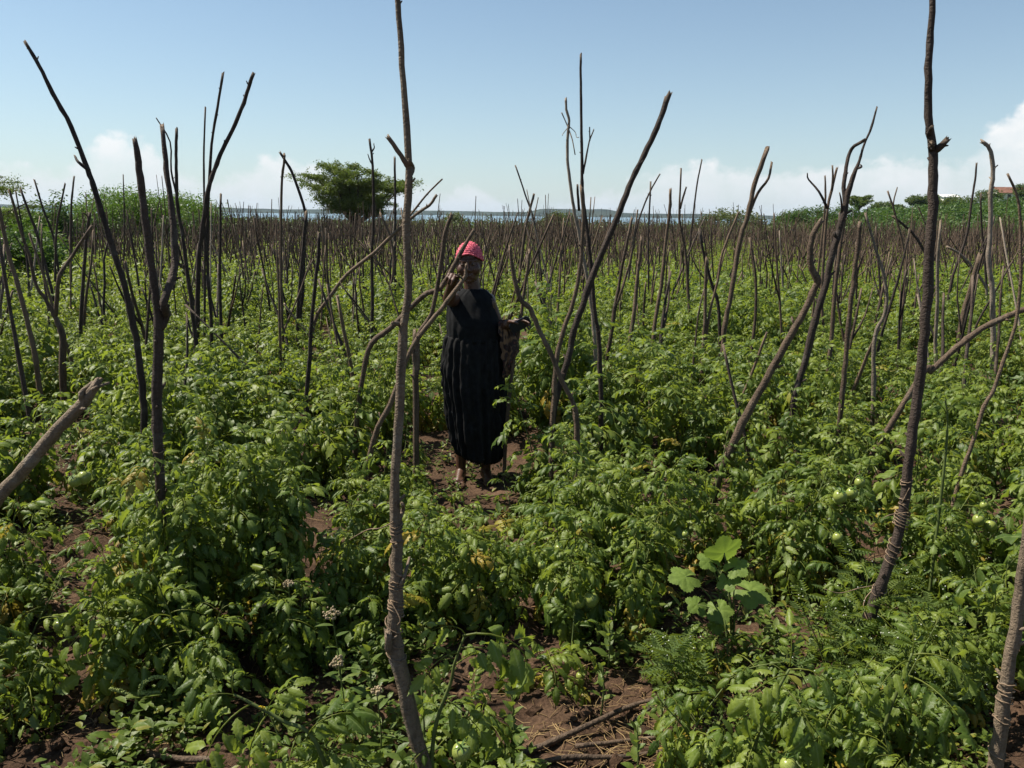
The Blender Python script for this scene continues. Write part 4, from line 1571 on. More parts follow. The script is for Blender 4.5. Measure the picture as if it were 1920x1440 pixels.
hero([(1488, 755), (1490, 740), (1507, 687), (1523, 620), (1537, 570), (1550, 527), (1557, 491), (1573, 433), (1584, 391), (1591, 359), (1602, 325), (1612, 300), (1620, 272), (1634, 238), (1644, 202)], 11, 3, 'branching dark stake topped by a long thin shoot, right of center', ye=755, mat=D_, seed=59,
     w=[12, 12, 12, 12, 13, 13, 12, 12, 12, 11, 10, 8, 5, 4, 4, 3],
     branches=[([(1585, 388), (1584, 352), (1589, 328), (1595, 304), (1605, 278), (1608, 266)], 8, 6), ([(1552, 391), (1533, 359), (1520, 336), (1508, 326)], 5, 2), ([(1607, 316), (1613, 313), (1618, 308)], 5, 2),
               ([(1579, 400), (1575, 375), (1570, 362)], 5, 2)], tint=.5)
hero([(1553, 690), (1560, 620), (1565, 553), (1576, 457), (1586, 400)], 9, 6, 'stout stake standing close behind the branching one', ye=690, seed=60, tint=.5)
hero([(1545, 640), (1541, 560), (1545, 470), (1552, 391), (1562, 346), (1569, 316)], 6, 4, 'thin stake just left of the branching stake', ye=640, seed=61, tint=.6, branches=[([(1559, 360), (1560, 335), (1558, 312)], 4, 3)])
hero([(1520, 620), (1535, 500), (1547, 386), (1547, 331)], 5, 3, 'faint thin rod among the prongs of the branching stake', ye=620, seed=62, tint=.6)
hero([(1573, 805), (1580, 733), (1585, 680), (1593, 587), (1600, 537), (1602, 510), (1609, 457), (1612, 420)], 10, 7, 'stout stub ended stake right of the branching one', ye=805, seed=63, tint=.45)
hero([(1637, 760), (1638, 707), (1638, 660), (1643, 620), (1657, 593), (1663, 560), (1657, 515), (1647, 483), (1636, 446), (1623, 401)], 9, 4, 'pale stake with an S bend left of the tall dark pole', ye=760, mat=PALE, seed=64, tint=.3)
hero([(1722, 712), (1743, 697), (1770, 673), (1803, 643), (1840, 617), (1880, 597), (1920, 580), (1970, 566)], 11, 11, 'curved brown stick sloping up to the right photo edge', Y=4.6, seed=65, tint=.55, base_drop=True)
hero([(1797, 645), (1807, 587), (1820, 540), (1836, 482)], 11, 8, 'stubby stake leaning right behind the curved stick', ye=650, seed=66, tint=.5)
hero([(1861, 680), (1862, 607), (1860, 540), (1855, 510), (1853, 478), (1857, 431), (1857, 365), (1862, 328), (1859, 291), (1853, 275), (1842, 266)], 10, 6, 'bleached tall stake hooked left at its tip before the big cloud', ye=680, mat=PALE, seed=67, branches=[([(1861, 322), (1864, 314), (1865, 311)], 3, 2)])
hero([(1766, 1035), (1800, 897), (1822, 835), (1845, 762), (1862, 733), (1880, 680), (1903, 613), (1913, 537), (1914, 480), (1912, 400), (1905, 362), (1890, 328)], 9, 4, 'long grey stick leaning right near the right photo edge', Y=3.75, seed=68, tint=.85)
hero([(1784, 530), (1790, 507), (1813, 439), (1821, 383), (1828, 338), (1831, 307)], 6, 3, 'thin dark stake left of the hooked bleached one', ye=560, mat=D_, seed=69)
hero([(1850, 560), (1846, 480), (1840, 420), (1839, 363)], 5, 3, 'thin straight dark stake beside the hooked bleached one', ye=560, mat=D_, seed=70)
hero([(1748, 520), (1732, 470), (1709, 435), (1675, 406)], 6, 4, 'dark stick leaning far left against the tall dark pole', ye=540, mat=D_, seed=71)
hero([(1850, 560), (1847, 536), (1824, 502), (1801, 477), (1776, 463)], 5, 4, 'pale stick leaning far left, right of the tall dark pole', ye=570, mat=PALE, seed=72)
hero([(1290, 560), (1292, 480), (1300, 402), (1307, 345), (1316, 300)], 4, 2.5, 'whip thin stake rising against the small white cloud', ye=545, seed=73, tint=.4, mat=D_)
hero([(1015, 520), (1002, 420), (985, 365), (967, 312)], 4, 2.5, 'whip thin stake leaning left, right of the cap', ye=530, mat=D_, seed=74)
hero([(975, 510), (985, 430), (994, 392), (1001, 365)], 6, 4, 'thick short stake crossing the whip thin leaning one', ye=530, seed=75, tint=.4)
hero([(1180, 510), (1192, 435), (1205, 392), (1220, 357), (1237, 327)], 4, 2.5, 'thin stick leaning right, crossing an upright rod', ye=540, mat=D_, seed=76)
hero([(1216, 540), (1216, 440), (1220, 343)], 4, 3, 'thin upright rod crossed by a leaning stick', ye=550, mat=D_, seed=77)
hero([(232, 500), (233, 410), (231, 328)], 3, 2, 'whip thin rod standing before the left dome of the bush', ye=520, mat=D_, seed=78)
hero([(1700, 540), (1695, 470), (1678, 400), (1665, 360)], 5, 3, 'forked thin stake before the hill crest, left of the tall dark pole', ye=540, seed=79, tint=.7, branches=[([(1678, 402), (1676, 380), (1684, 352)], 3, 2)])

N_HERO = len(STAKES)


def proto_stick(seed, forked):
    rng = np.random.default_rng(seed)
    g = G()
    pts = [np.array([0, 0, -.1])]
    d = np.array([rng.normal() * .05, rng.normal() * .05, 1.0])
    for i in range(5):
        d = d + rng.normal(size=3) * np.array([.07, .07, 0])
        pts.append(pts[-1] + d / np.linalg.norm(d) * .23)
    stick_geo(g, pts, .017, .008, rng, 6, 2, rng.random(), .5)
    if forked:
        k = int(rng.integers(2, 4))
        s = pts[k]
        a = rng.random() * 6.28
        q = s + np.array([math.cos(a) * .12, math.sin(a) * .12, .22])
        e = q + np.array([math.cos(a) * .06, math.sin(a) * .06, .25])
        stick_geo(g, [s, q, e], .010, .005, rng, 5, 2, rng.random(), .4)
    return g.arrays()


PROTO = [proto_stick(4000 + i, i % 3 == 0) for i in range(15)]
PROTO_ME = [[mesh_from('stake', a, m) for a in PROTO] for m in (M_BARK, M_BARK_DARK, M_BARK_PALE)]


def far_stick(seed):
    rng = np.random.default_rng(seed)
    g = G()
    pts = [np.array([0, 0, -.1])]
    d = np.array([rng.normal() * .06, rng.normal() * .06, 1.0])
    for i in range(3):
        d = d + rng.normal(size=3) * np.array([.1, .1, 0])
        pts.append(pts[-1] + d / np.linalg.norm(d) * .37)
    V, Q, T = tube(pts, np.linspace(.018, .008, 4), 4, False)
    g.add(V, Q, T)
    if seed % 3 == 0:
        a = rng.random() * 6.28
        V, Q, T = tube([pts[2], pts[2] + np.array([math.cos(a) * .14, math.sin(a) * .14, .38])], [.010, .006], 3, False)
        g.add(V, Q, T)
    return g.arrays()


FARSTICK = [far_stick(4100 + i) for i in range(18)]
_r = np.random.default_rng(13)
_cand = []
_y = 5.2
while _y < 56:
    _x = -(4.2 + .40 * _y) if _y > 10 else -.72 * _y - .6
    _xe = .74 * _y + 1
    sp = np.interp(_y, [5, 9, 14, 22, 40, 56], [.85, .58, .44, .34, .31, .31])
    while _x < _xe:
        _cand.append((_x + _r.normal() * .26, _y + _r.normal() * .22))
        _x += sp
    _y += np.interp(_y, [5, 9, 14, 22, 56], [.90, .64, .54, .50, .48])
_cand = [c for c in _cand if (c[1] < 9 or _r.random() < .72 + 1.9 * float(vnoise(c[0], c[1], 2.6, 93))) and abs(c[0]) < .66 * c[1] + .3 and all((c[0] - s[2]) ** 2 + (c[1] - s[3]) ** 2 > .16 for s in STAKES) and not (abs(c[0] + .22) < .55 and c[1] < 6.2)]
_cand.sort(key=lambda c: c[0] ** 2 + c[1] ** 2)
N_RND = 300 - N_HERO
RANDOM_STAKES = []


def stake_dims(rng, y):
    h = rng.uniform(1.0, 1.55)
    if rng.random() < .32:
        h = rng.uniform(1.5, 2.05)
    if rng.random() < .06:
        h = rng.uniform(2.0, 2.55)
    lean = rng.normal() * .14
    if rng.random() < .12:
        lean = rng.normal() * .42
    return h, float(np.clip(lean, -.75, .75)), rng.normal() * .12


for i, (x, y) in enumerate(_cand[:N_RND]):
    rng = np.random.default_rng(5000 + i)
    h, lx, ly = stake_dims(rng, y)
    mi = 0 if (u := rng.random()) < .52 else (1 if u < .88 else 2)
    pi_ = int(rng.integers(len(PROTO)))
    o = obj('stake', PROTO_ME[mi][pi_])
    th = rng.uniform(.75, 1.35)
    o.matrix_world = (Matrix.Translation((x, y, near_ground(x, y))) @ Matrix.Rotation(lx, 4, 'Y') @ Matrix.Rotation(ly, 4, 'X') @ Matrix.Rotation(rng.random() * 6.28, 4, 'Z')
                      @ Matrix.Diagonal((th, th, h / 1.1, 1)))
    RANDOM_STAKES.append((o, x, y, h, lx, mi, pi_ % 3 == 0))


def far_stakes():
    rng = np.random.default_rng(78)
    g = G()
    for x, y in _cand[N_RND:]:
        h, lx, ly = stake_dims(rng, y)
        th = rng.uniform(.8, 1.45)
        R = np.array(Matrix.Rotation(lx, 3, 'Y') @ Matrix.Rotation(ly, 3, 'X') @ Matrix.Rotation(rng.random() * 6.28, 3, 'Z') @ Matrix.Diagonal((th, th, h / 1.1)))
        V, Q, T, C = FARSTICK[int(rng.integers(len(FARSTICK)))]
        C2 = C.copy()
        C2[:, 0] = rng.random()
        g.add(V @ R.T + np.array([x, y, near_ground(x, y)]), Q, T, C2)
    tag(gobj('stake_thicket', g, M_BARK), 'crowd of thin bare stakes filling the far half of the field', 'stakes', kind='stuff')


far_stakes()

# ------------------------------------------------------------------ twine on the poles


def path_at(W, z):
    W = smooth_path(W, 6)
    for a, b in zip(W[:-1], W[1:]):
        if (a[2] - z) * (b[2] - z) <= 0 and abs(a[2] - b[2]) > 1e-6:
            t = (z - a[2]) / (b[2] - a[2])
            return a + (b - a) * t
    return W[0] if z < W[0][2] else W[-1]


def wrap(o, W, Y, py0, py1, turns, wpx, seed, thick=.0022, slack=1.04, tail=None):
    rng = np.random.default_rng(seed)
    base = np.array(o.location)
    px = 960
    z0 = P(proj(W[2])[0], py0, Y).z
    z1 = P(proj(W[2])[0], py1, Y).z
    r = wpx * Y / FPX / 2 * slack + thick * .6
    n = int(turns * 14)
    pts = []
    for i in range(n + 1):
        t = i / n
        z = z0 + (z1 - z0) * t + rng.normal() * .0012
        c = path_at(W, z)
        a = turns * 2 * math.pi * t + seed
        pts.append(c + np.array([math.cos(a) * r * (1 + .05 * rng.random()), math.sin(a) * r * (1 + .05 * rng.random()), math.sin(a * 1.0 + seed) * .006]) - base)
    g = G()
    g.add(*tube(pts, thick, 5))
    if tail:
        T = [pts[0]] + [np.array(P(x, y, Y - .03)) - base for x, y in tail]
        tp = smooth_path(T, 4)
        g.add(*tube(tp, np.linspace(thick, thick * .6, len(tp)), 5))
    return gobj('twine', g, M_TWINE, o)


bpy.context.view_layer.update()
wrap(center, cW, 2.12, 986, 1010, 3.2, 21, 1, tail=[(715, 990), (690, 993), (655, 1012)])
wrap(center, cW, 2.12, 1016, 1030, 1.2, 22, 2)
wrap(center, cW, 2.12, 1096, 1112, 2.6, 27, 3)
wrap(center, cW, 2.12, 1130, 1152, 3.4, 28, 4, tail=[(750, 1160), (745, 1172)])
wrap(center, cW, 2.12, 1152, 1215, 2.2, 33, 5)
wrap(center, cW, 2.12, 1215, 1245, 1.4, 34, 6)
wrap(center, cW, 2.12, 1030, 1098, 1.0, 24, 7, thick=.0036)
wrap(right_pole, rW, 2.86, 898, 906, 1.4, 18.5, 8)
wrap(right_pole, rW, 2.86, 932, 944, 1.3, 18.5, 9)
wrap(right_pole, rW, 2.86, 944, 985, 1.0, 19, 10, tail=[(1705, 915)])
wrap(right_pole, rW, 2.86, 955, 985, 5.2, 20, 11, slack=1.3, tail=[(1670, 965), (1655, 972)])
wrap(right_pole, rW, 2.86, 1010, 1052, 4.0, 21, 12)
wrap(right_pole, rW, 2.86, 1100, 1110, 1.6, 25, 13, tail=[(1615, 1102), (1575, 1112), (1545, 1104)])
wrap(right_pole, rW, 2.86, 1110, 1190, .8, 28, 14, slack=1.3)
wrap(edge_pole, eW, 2.05, 1276, 1296, 1.6, 28, 15)
wrap(edge_pole, eW, 2.05, 1300, 1318, 1.5, 28, 16)
wrap(edge_pole, eW, 2.05, 1340, 1352, 1.3, 29, 17)
wrap(edge_pole, eW, 2.05, 1406, 1416, 1.4, 29.5, 18)
wrap(fork, fW, 2.92, 838, 850, 1.6, 18.5, 19)
wrap(fork, fW, 2.92, 865, 890, 2.0, 18.5, 20, tail=[(285, 890), (278, 905)])

# ------------------------------------------------------------------ the woman
Y0 = GP(888, 898).y
K0 = Y0 / FPX
PX = lambda x, y, dy=0.0: np.array(P(x, y, Y0 + dy))


def capsule(g, a, b, ra, rb, n=12, rings=4):
    a, b = np.asarray(a, float), np.asarray(b, float)
    d = b - a
    ln = np.linalg.norm(d) + 1e-9
    d /= ln
    pts, rad = [], []
    for i in range(rings + 1):
        t = math.pi / 2 * (1 - i / rings)
        pts.append(a - d * ra * math.sin(t))
        rad.append(max(ra * math.cos(t), ra * .02))
    for i in range(1, 4):
        pts.append(a + d * ln * i / 4)
        rad.append(ra + (rb - ra) * i / 4)
    for i in range(rings + 1):
        t = math.pi / 2 * i / rings
        pts.append(b + d * rb * math.sin(t))
        rad.append(max(rb * math.cos(t), rb * .02))
    V, Q, T = tube(pts, rad, n)
    g.add(V, Q, T)


def ellipsoid(g, c, r, R=None, n=20, m=14):
    th = np.linspace(.02, math.pi - .02, m)
    pts = [(0, 0, math.cos(t)) for t in th]
    V, Q, T = tube(pts, [math.sin(t) for t in th], n)
    V = V * np.asarray(r)
    if R is not None:
        V = V @ np.asarray(R).T
    g.add(V + np.asarray(c), Q, T)


def hand(g, wrist, fwd, palm, curls, thumb, s=1.0, left=False):
    fwd = np.asarray(fwd, float) / np.linalg.norm(fwd)
    palm = np.asarray(palm, float)
    palm = palm - fwd * np.dot(palm, fwd)
    palm /= np.linalg.norm(palm)
    side = np.cross(fwd, palm) * (-1 if left else 1)       # towards the thumb
    w = np.asarray(wrist, float)
    kn = []
    tips = []
    for i, (off, kl) in enumerate(((.030, .086), (.010, .090), (-.010, .085), (-.029, .076))):
        k = w + fwd * kl * s + side * off * s
        kn.append(k)
        capsule(g, w + fwd * .012 * s + side * off * .55 * s, k, .0135 * s, .0115 * s, 8)
        d = fwd.copy()
        p = k
        lens = [(.044, .027, .021), (.048, .031, .022), (.045, .028, .021), (.034, .021, .018)][i]
        bend = 0
        for j, L_ in enumerate(lens):
            bend += curls[i] * (.9, 1.15, .8)[j]
            dd = fwd * math.cos(bend) + palm * math.sin(bend) + side * off * 1.2
            dd /= np.linalg.norm(dd)
            q = p + dd * L_ * s
            capsule(g, p, q, (.0100, .0090, .0082)[j] * s, (.0090, .0082, .0070)[j] * s, 8, 3)
            p = q
        tips.append(p)
    ellipsoid(g, w + fwd * .045 * s + palm * .004 * s, (.034 * s, .048 * s, .016 * s), np.stack([side, fwd, palm], 1), 12, 10)
    b = w + fwd * .022 * s + side * .026 * s
    t0 = fwd * thumb[0] + side * thumb[1] + palm * thumb[2]
    t0 /= np.linalg.norm(t0)
    q = b + t0 * .044 * s
    capsule(g, w + fwd * .01 * s + side * .012 * s, b, .015 * s, .0145 * s, 8)
    capsule(g, b, q, .0145 * s, .0115 * s, 8)
    t1 = t0 * .85 + fwd * thumb[3] + palm * thumb[4]
    t1 /= np.linalg.norm(t1)
    q2 = q + t1 * .032 * s
    capsule(g, q, q2, .011 * s, .0098 * s, 8)
    q3 = q2 + (t1 + palm * .2) / np.linalg.norm(t1 + palm * .2) * .024 * s
    capsule(g, q2, q3, .0098 * s, .0078 * s, 8)
    return tips, q3


def build_person():
    g = G()
    # torso
    hipL, hipR = PX(866, 672, .02), PX(912, 672, -.02)
    capsule(g, PX(872, 662), PX(906, 662), .115, .115)
    capsule(g, PX(888, 660), PX(886, 590, -.01), .118, .110, 16)
    capsule(g, PX(888, 600, -.03), PX(892, 622, -.03), .10, .115, 16)
    capsule(g, PX(864, 572), PX(906, 570), .088, .088, 14)
    capsule(g, PX(870, 560), PX(904, 558), .062, .060)
    capsule(g, PX(872, 592, -.075), PX(900, 592, -.075), .055, .055)
    # neck and head
    capsule(g, PX(888, 556, .01), PX(883, 522, .005), .056, .052, 14)
    HC = PX(880, 492, -.03)
    Rh = np.array(Matrix.Rotation(math.radians(-4), 3, 'Z') @ Matrix.Rotation(math.radians(7), 3, 'X') @ Matrix.Rotation(math.radians(-3), 3, 'Y'))
    S = 1.04

    def hp(*p):
        return HC + Rh @ (np.array(p) * S)
    ellipsoid(g, hp(0, .015, .022), np.array((.073, .092, .094)) * S, Rh, 28, 20)
    ellipsoid(g, hp(0, -.010, -.032), np.array((.069, .081, .086)) * S, Rh, 24, 18)
    ellipsoid(g, hp(0, -.044, -.080), np.array((.048, .046, .036)) * S, Rh)
    ellipsoid(g, hp(0, -.074, -.100), np.array((.022, .018, .017)) * S, Rh)
    for s in (-1, 1):
        ellipsoid(g, hp(s * .038, -.050, -.034), np.array((.034, .036, .038)) * S, Rh)
        capsule(g, hp(s * .012, -.078, .022), hp(s * .048, -.062, .022), .0125 * S, .010 * S, 10)
        ellipsoid(g, hp(s * .073, .014, -.010), np.array((.009, .019, .030)) * S, Rh)
        ellipsoid(g, hp(s * .015, -.094, -.036), np.array((.011, .013, .010)) * S, Rh)
        ellipsoid(g, hp(s * .030, -.074, .004), np.array((.0155, .012, .011)) * S, Rh)
    capsule(g, hp(0, -.084, .012), hp(0, -.106, -.028), .0095 * S, .0150 * S, 10)
    capsule(g, hp(-.021, -.083, -.064), hp(.021, -.083, -.064), .0085 * S, .0085 * S, 10)
    capsule(g, hp(-.017, -.083, -.079), hp(.017, -.083, -.079), .0095 * S, .0095 * S, 10)
    ellipsoid(g, hp(0, -.088, -.066), np.array((.014, .010, .010)) * S, Rh)
    # raised arm pointing at the camera
    sh, el, wr = PX(854, 564, .01), PX(842, 560, -.25), PX(850, 524, -.44)
    capsule(g, PX(868, 562), sh, .06, .056, 14)
    capsule(g, sh, el, .052, .041, 14)
    capsule(g, el, wr, .042, .027, 14)
    hand(g, wr, np.array([.10, -.86, .34]), np.array([-.35, -.25, -.85]), [.06, 1.02, 1.12, 1.15], (.55, .55, .65, .5, .55), 1.0, left=False)
    # arm with the phone
    sh2, el2, wr2 = PX(915, 564, .01), PX(937, 622, .03), PX(950, 608, -.17)
    capsule(g, PX(902, 562), sh2, .058, .053, 14)
    capsule(g, sh2, el2, .050, .042, 14)
    capsule(g, el2, wr2, .041, .027, 14)
    hand(g, wr2, np.array([.94, -.25, .14]), np.array([.10, -.72, -.62]), [.26, .34, .40, .44], (.75, .45, .5, .45, .25), .98, left=True)
    # legs and bare feet
    for hp_, kx, ky, ax, dz, toe, kdy in ((hipL, 866, 775, 864.5, 0.0, np.array([-.10, -1, 0]), .02), (hipR, 908, 775, 911, 0.0, np.array([.28, -1, 0]), -.03)):
        kn = PX(kx, ky, kdy - .03)
        gx = PX(ax, 898, kdy)
        fz = near_ground(gx[0], gx[1])
        an = np.array([gx[0], gx[1], fz + .085])
        capsule(g, hp_, kn, .088, .058, 14)
        mid = kn + (an - kn) * .32 + np.array([0, .02, 0])
        capsule(g, kn, mid, .055, .052, 14)
        capsule(g, mid, an, .052, .033, 14)
        toe = toe / np.linalg.norm(toe)
        sd = np.array([-toe[1], toe[0], 0])
        heel = an - toe * .035 + np.array([0, 0, -.050])
        ball = an + toe * .115 + np.array([0, 0, -.058])
        capsule(g, an, heel, .034, .033, 12)
        capsule(g, an + np.array([0, 0, -.02]), ball, .035, .026, 12)
        capsule(g, heel, ball + sd * .018, .030, .022, 10)
        capsule(g, heel, ball - sd * .020, .028, .021, 10)
        for j in range(5):
            o = (j - 2) * .0165
            b0 = ball + sd * o * 1.05 - np.array([0, 0, .006])
            rr = (.0115, .0095, .0090, .0085, .0080)[j if toe[0] > 0 else 4 - j]
            ln = (.040, .040, .036, .031, .026)[j if toe[0] > 0 else 4 - j]
            capsule(g, b0, b0 + toe * ln + np.array([0, 0, -.004]), rr * 1.1, rr, 8, 3)
    V, Q, T, C = g.arrays()
    tmp = obj('tmp_body', mesh_from('tmp_body', (V, Q, T, C), M_SKIN))
    md = tmp.modifiers.new('r', 'REMESH')
    md.mode = 'VOXEL'
    md.voxel_size = .0042
    md.adaptivity = 0
    dg = bpy.context.evaluated_depsgraph_get()
    dg.update()
    me = bpy.data.meshes.new_from_object(tmp.evaluated_get(dg))
    bpy.data.objects.remove(tmp)
    bm = bmesh.new()
    bm.from_mesh(me)
    for _ in range(4):
        bmesh.ops.smooth_vert(bm, verts=bm.verts, factor=.5, use_axis_x=True, use_axis_y=True, use_axis_z=True)
    bm.to_mesh(me)
    bm.free()
    for p in me.polygons:
        p.use_smooth = True
    me.materials.clear()
    me.materials.append(M_SKIN)
    base = Vector((PX(888, 898)[0], Y0, 0))
    root = empty('person', base)
    me.transform(Matrix.Translation(-base))
    obj('body', me, root)
    bz = np.array(base)
    # eyes
    for s in (-1, 1):
        eg = G()
        ellipsoid(eg, hp(s * .030, -.0775, .003) - bz, np.array((.0100, .0110, .0050)) * S, Rh, 14, 10)
        e = gobj('eye', eg, M_EYE, root)
        ig = G()
        ellipsoid(ig, hp(s * .030, -.0868, .003) - bz, np.array((.0055, .0028, .0050)) * S, Rh, 10, 8)
        gobj('iris', ig, M_IRIS, e)
    # dress

    def loft(rings, nseg, pleats, seed, cap_top=False, pw=2.3, crumple=0.0, dy=0.0, hem=None):
        rng = np.random.default_rng(seed)
        gg = G()
        ph = rng.random(6) * 6.28
        rows = []
        R2 = []
        for a, b in zip(rings[:-1], rings[1:]):
            n = max(2, int((b[0] - a[0]) / 5))
            for i in range(n):
                t = i / n
                t2 = t
                R2.append([u + (v - u) * t2 for u, v in zip(a, b)])
        R2.append(list(rings[-1]))
        for py, xl, xr, ry, pl in R2:
            a, b = PX(xl, py, dy), PX(xr, py, dy)
            c = (a + b) / 2
            rx = np.linalg.norm(b - a) / 2
            row = []
            for k in range(nseg):
                th = 2 * math.pi * k / nseg
                ct, st = math.cos(th), math.sin(th)
                ex = 2 / pw
                x = rx * math.copysign(abs(ct) ** ex, ct)
                y = ry * math.copysign(abs(st) ** ex, st)
                f = (math.cos(th * pleats + ph[0] + 1.3 * math.sin(2 * th + ph[2])) * .6 + math.cos(th * (pleats * .62) + ph[1] + .004 * py) * .5)
                f = math.copysign(abs(f) ** .8, f)
                off = pl * f
                if crumple:
                    off += crumple * (float(vnoise(th * 1.7 + seed, py * .022, .35, seed)) + .6 * float(vnoise(th * 4 + seed, py * .06, .5, seed + 1)))
                nrm = np.array([ct, st, 0])
                z = c[2]
                if hem and py > hem[0]:
                    w = (py - hem[0]) / (rings[-1][0] - hem[0])
                    z += w * (hem[1] * ct + hem[2] * st) + w * .012 * f
                row.append(np.array([c[0] + x, c[1] + y, z]) + nrm * off - bz)
            rows.append(row)
        V = np.array(rows).reshape(-1, 3)
        nr = len(rows)
        i, j = np.meshgrid(np.arange(nr - 1), np.arange(nseg), indexing='ij')
        A = i * nseg + j
        B = i * nseg + (j + 1) % nseg
        Q = np.stack([A, A + nseg, B + nseg, B], -1).reshape(-1, 4)
        gg.add(V, Q)
        return gg
    bod = loft([(541, 869, 907, .060, 0), (546, 860, 913, .075, 0), (553, 848, 921, .092, 0), (562, 841, 926, .108, .001), (578, 839, 928, .128, .0015), (596, 838, 934, .155, .002), (612, 837, 939, .165, .002), (630, 838, 940, .160, .003), (637, 837, 940, .158, .004)],
               120, 17, 3, pw=2.25, crumple=.010, dy=-.012)
    dress = gobj('dress', bod, M_BODICE, root)
    skirt = loft([(628, 838, 940, .158, .003), (634, 835, 941, .165, .007), (650, 832, 943, .175, .010), (690, 829, 943, .182, .013), (730, 832, 944, .186, .015), (780, 839, 945, .190, .017), (825, 846, 946, .188, .018), (848, 852, 942, .184, .018)],
                 220, 27, 4, pw=2.2, crumple=.020, dy=-.012, hem=(790, -.035, .02))
    sk = gobj('skirt', skirt, M_DRESS, dress)
    for o in (dress, sk):
        md = o.modifiers.new('thickness', 'SOLIDIFY')
        md.thickness = .003
        md.offset = -1
    # crocheted cap
    cg = G()
    nr, ns = 26, 64
    rows = []
    for i in range(nr + 1):
        t = i / nr
        row = []
        for k in range(ns):
            th = 2 * math.pi * k / ns
            rim = math.radians(66 + 32 * (1 + math.sin(th)) / 2 + 16 * abs(math.cos(th)) ** 2)
            ph = .02 + rim * t
            st = 1 + .030 * math.sin(th * 16 + (i % 2) * math.pi) * (math.sin(i * math.pi / 1.5)) * (t < .9)
            st += .035 * math.sin(i * 2.1) + (.05 if t > .9 else 0)
            r = np.array((.0855, .105, .1075))
            p = np.array([math.sin(ph) * math.cos(th), math.sin(ph) * math.sin(th), math.cos(ph)]) * r * st
            row.append(hp(*(p + np.array([0, .016, .018]))) - bz)
        rows.append(row)
    V = np.array(rows).reshape(-1, 3)
    i, j = np.meshgrid(np.arange(nr), np.arange(ns), indexing='ij')
    A, B = i * ns + j, i * ns + (j + 1) % ns
    cg.add(V, np.stack([A, A + ns, B + ns, B], -1).reshape(-1, 4))
    cap = gobj('cap', cg, M_CAP, root)
    md = cap.modifiers.new('thickness', 'SOLIDIFY')
    md.thickness = .005
    md.offset = -1
    cap['label'] = 'pink crocheted cap'
    tag(root, 'woman in a long black dress and pink cap pointing toward the camera', 'person')
    # cloth over the forearm
    cl = loft([(600, 939, 958, .028, .002), (606, 937, 964, .038, .004), (625, 938, 968, .042, .007), (645, 940, 970, .042, .009), (660, 941, 970, .040, .010), (676, 943, 963, .036, .010), (692, 945, 956, .028, .007), (708, 946, 950, .014, .003)],
              72, 6, 9, pw=2.0, crumple=.030, dy=-.10)
    V, Q, T, C = cl.arrays()
    o = gobj('cloth', (V, Q, T, C), M_CLOTH, loc=base)
    tag(o, 'brown patterned cloth draped over the woman\'s lowered forearm', 'cloth')
    # phone
    pc = (PX(953, 610, -.21) + PX(998, 605, -.22) + PX(989, 592, -.22) + PX(962, 627, -.21)) / 4
    ex = PX(989, 592, -.225) - PX(953, 610, -.205)
    ex /= np.linalg.norm(ex)
    nz = np.array([.12, -.95, -.12])
    nz = nz - ex * np.dot(nz, ex)
    nz /= np.linalg.norm(nz)
    ey = np.cross(nz, ex)
    r = empty('phone', pc)

    def rbox(L_, W_, H_, rad, seg=5):
        bm = bmesh.new()
        bmesh.ops.create_cube(bm, size=1)
        for v in bm.verts:
            v.co = Vector((v.co.x * L_, v.co.y * W_, v.co.z * H_))
        ve = [e for e in bm.edges if abs(e.verts[0].co.z - e.verts[1].co.z) > H_ * .5]
        bmesh.ops.bevel(bm, geom=ve, offset=rad, segments=seg, affect='EDGES')
        bmesh.ops.bevel(bm, geom=[e for e in bm.edges if len(e.link_faces) == 2 and e.calc_face_angle(0) > 1.2], offset=H_ * .25, segments=2, affect='EDGES')
        me = bpy.data.meshes.new('body')
        bm.to_mesh(me)
        bm.free()
        return me
    Rm = Matrix(np.stack([ex, ey, nz], 1).tolist()).to_4x4()
    me = rbox(.142, .070, .009, .009)
    me.materials.append(M_PHONE)
    obj('body', me, r, M=Rm)
    me = rbox(.134, .063, .0016, .007)
    me.materials.append(M_SCREEN)
    obj('screen', me, r, M=Rm @ Matrix.Translation((0, 0, .0048)))
    tag(r, 'dark navy mobile phone held in the woman\'s lowered hand', 'phone')


M_SKIN = plain_material('dark_brown_skin', (.070, .034, .022), .45, .35, .12, 14, .15, 160)
M_EYE = plain_material('eye_white', (.22, .18, .15), .3, .4)
M_IRIS = plain_material('dark_iris', (.012, .007, .005), .1, .5)
M_BODICE = plain_material('dark_grey_cotton', (.010, .0105, .0115), .9, .1, .25, 30, .1, 500)
M_DRESS = plain_material('black_cotton', (.0120, .0120, .0125), .9, .1, .25, 30, .1, 500)
M_CAP = plain_material('pink_wool', (.56, .07, .12), .85, .15, .35, 70, .6, 110, col2=(.78, .20, .26))
M_PHONE = plain_material('navy_phone_case', (.010, .014, .030), .35, .5)
M_SCREEN = plain_material('phone_glass', (.008, .010, .020), .25, .4)


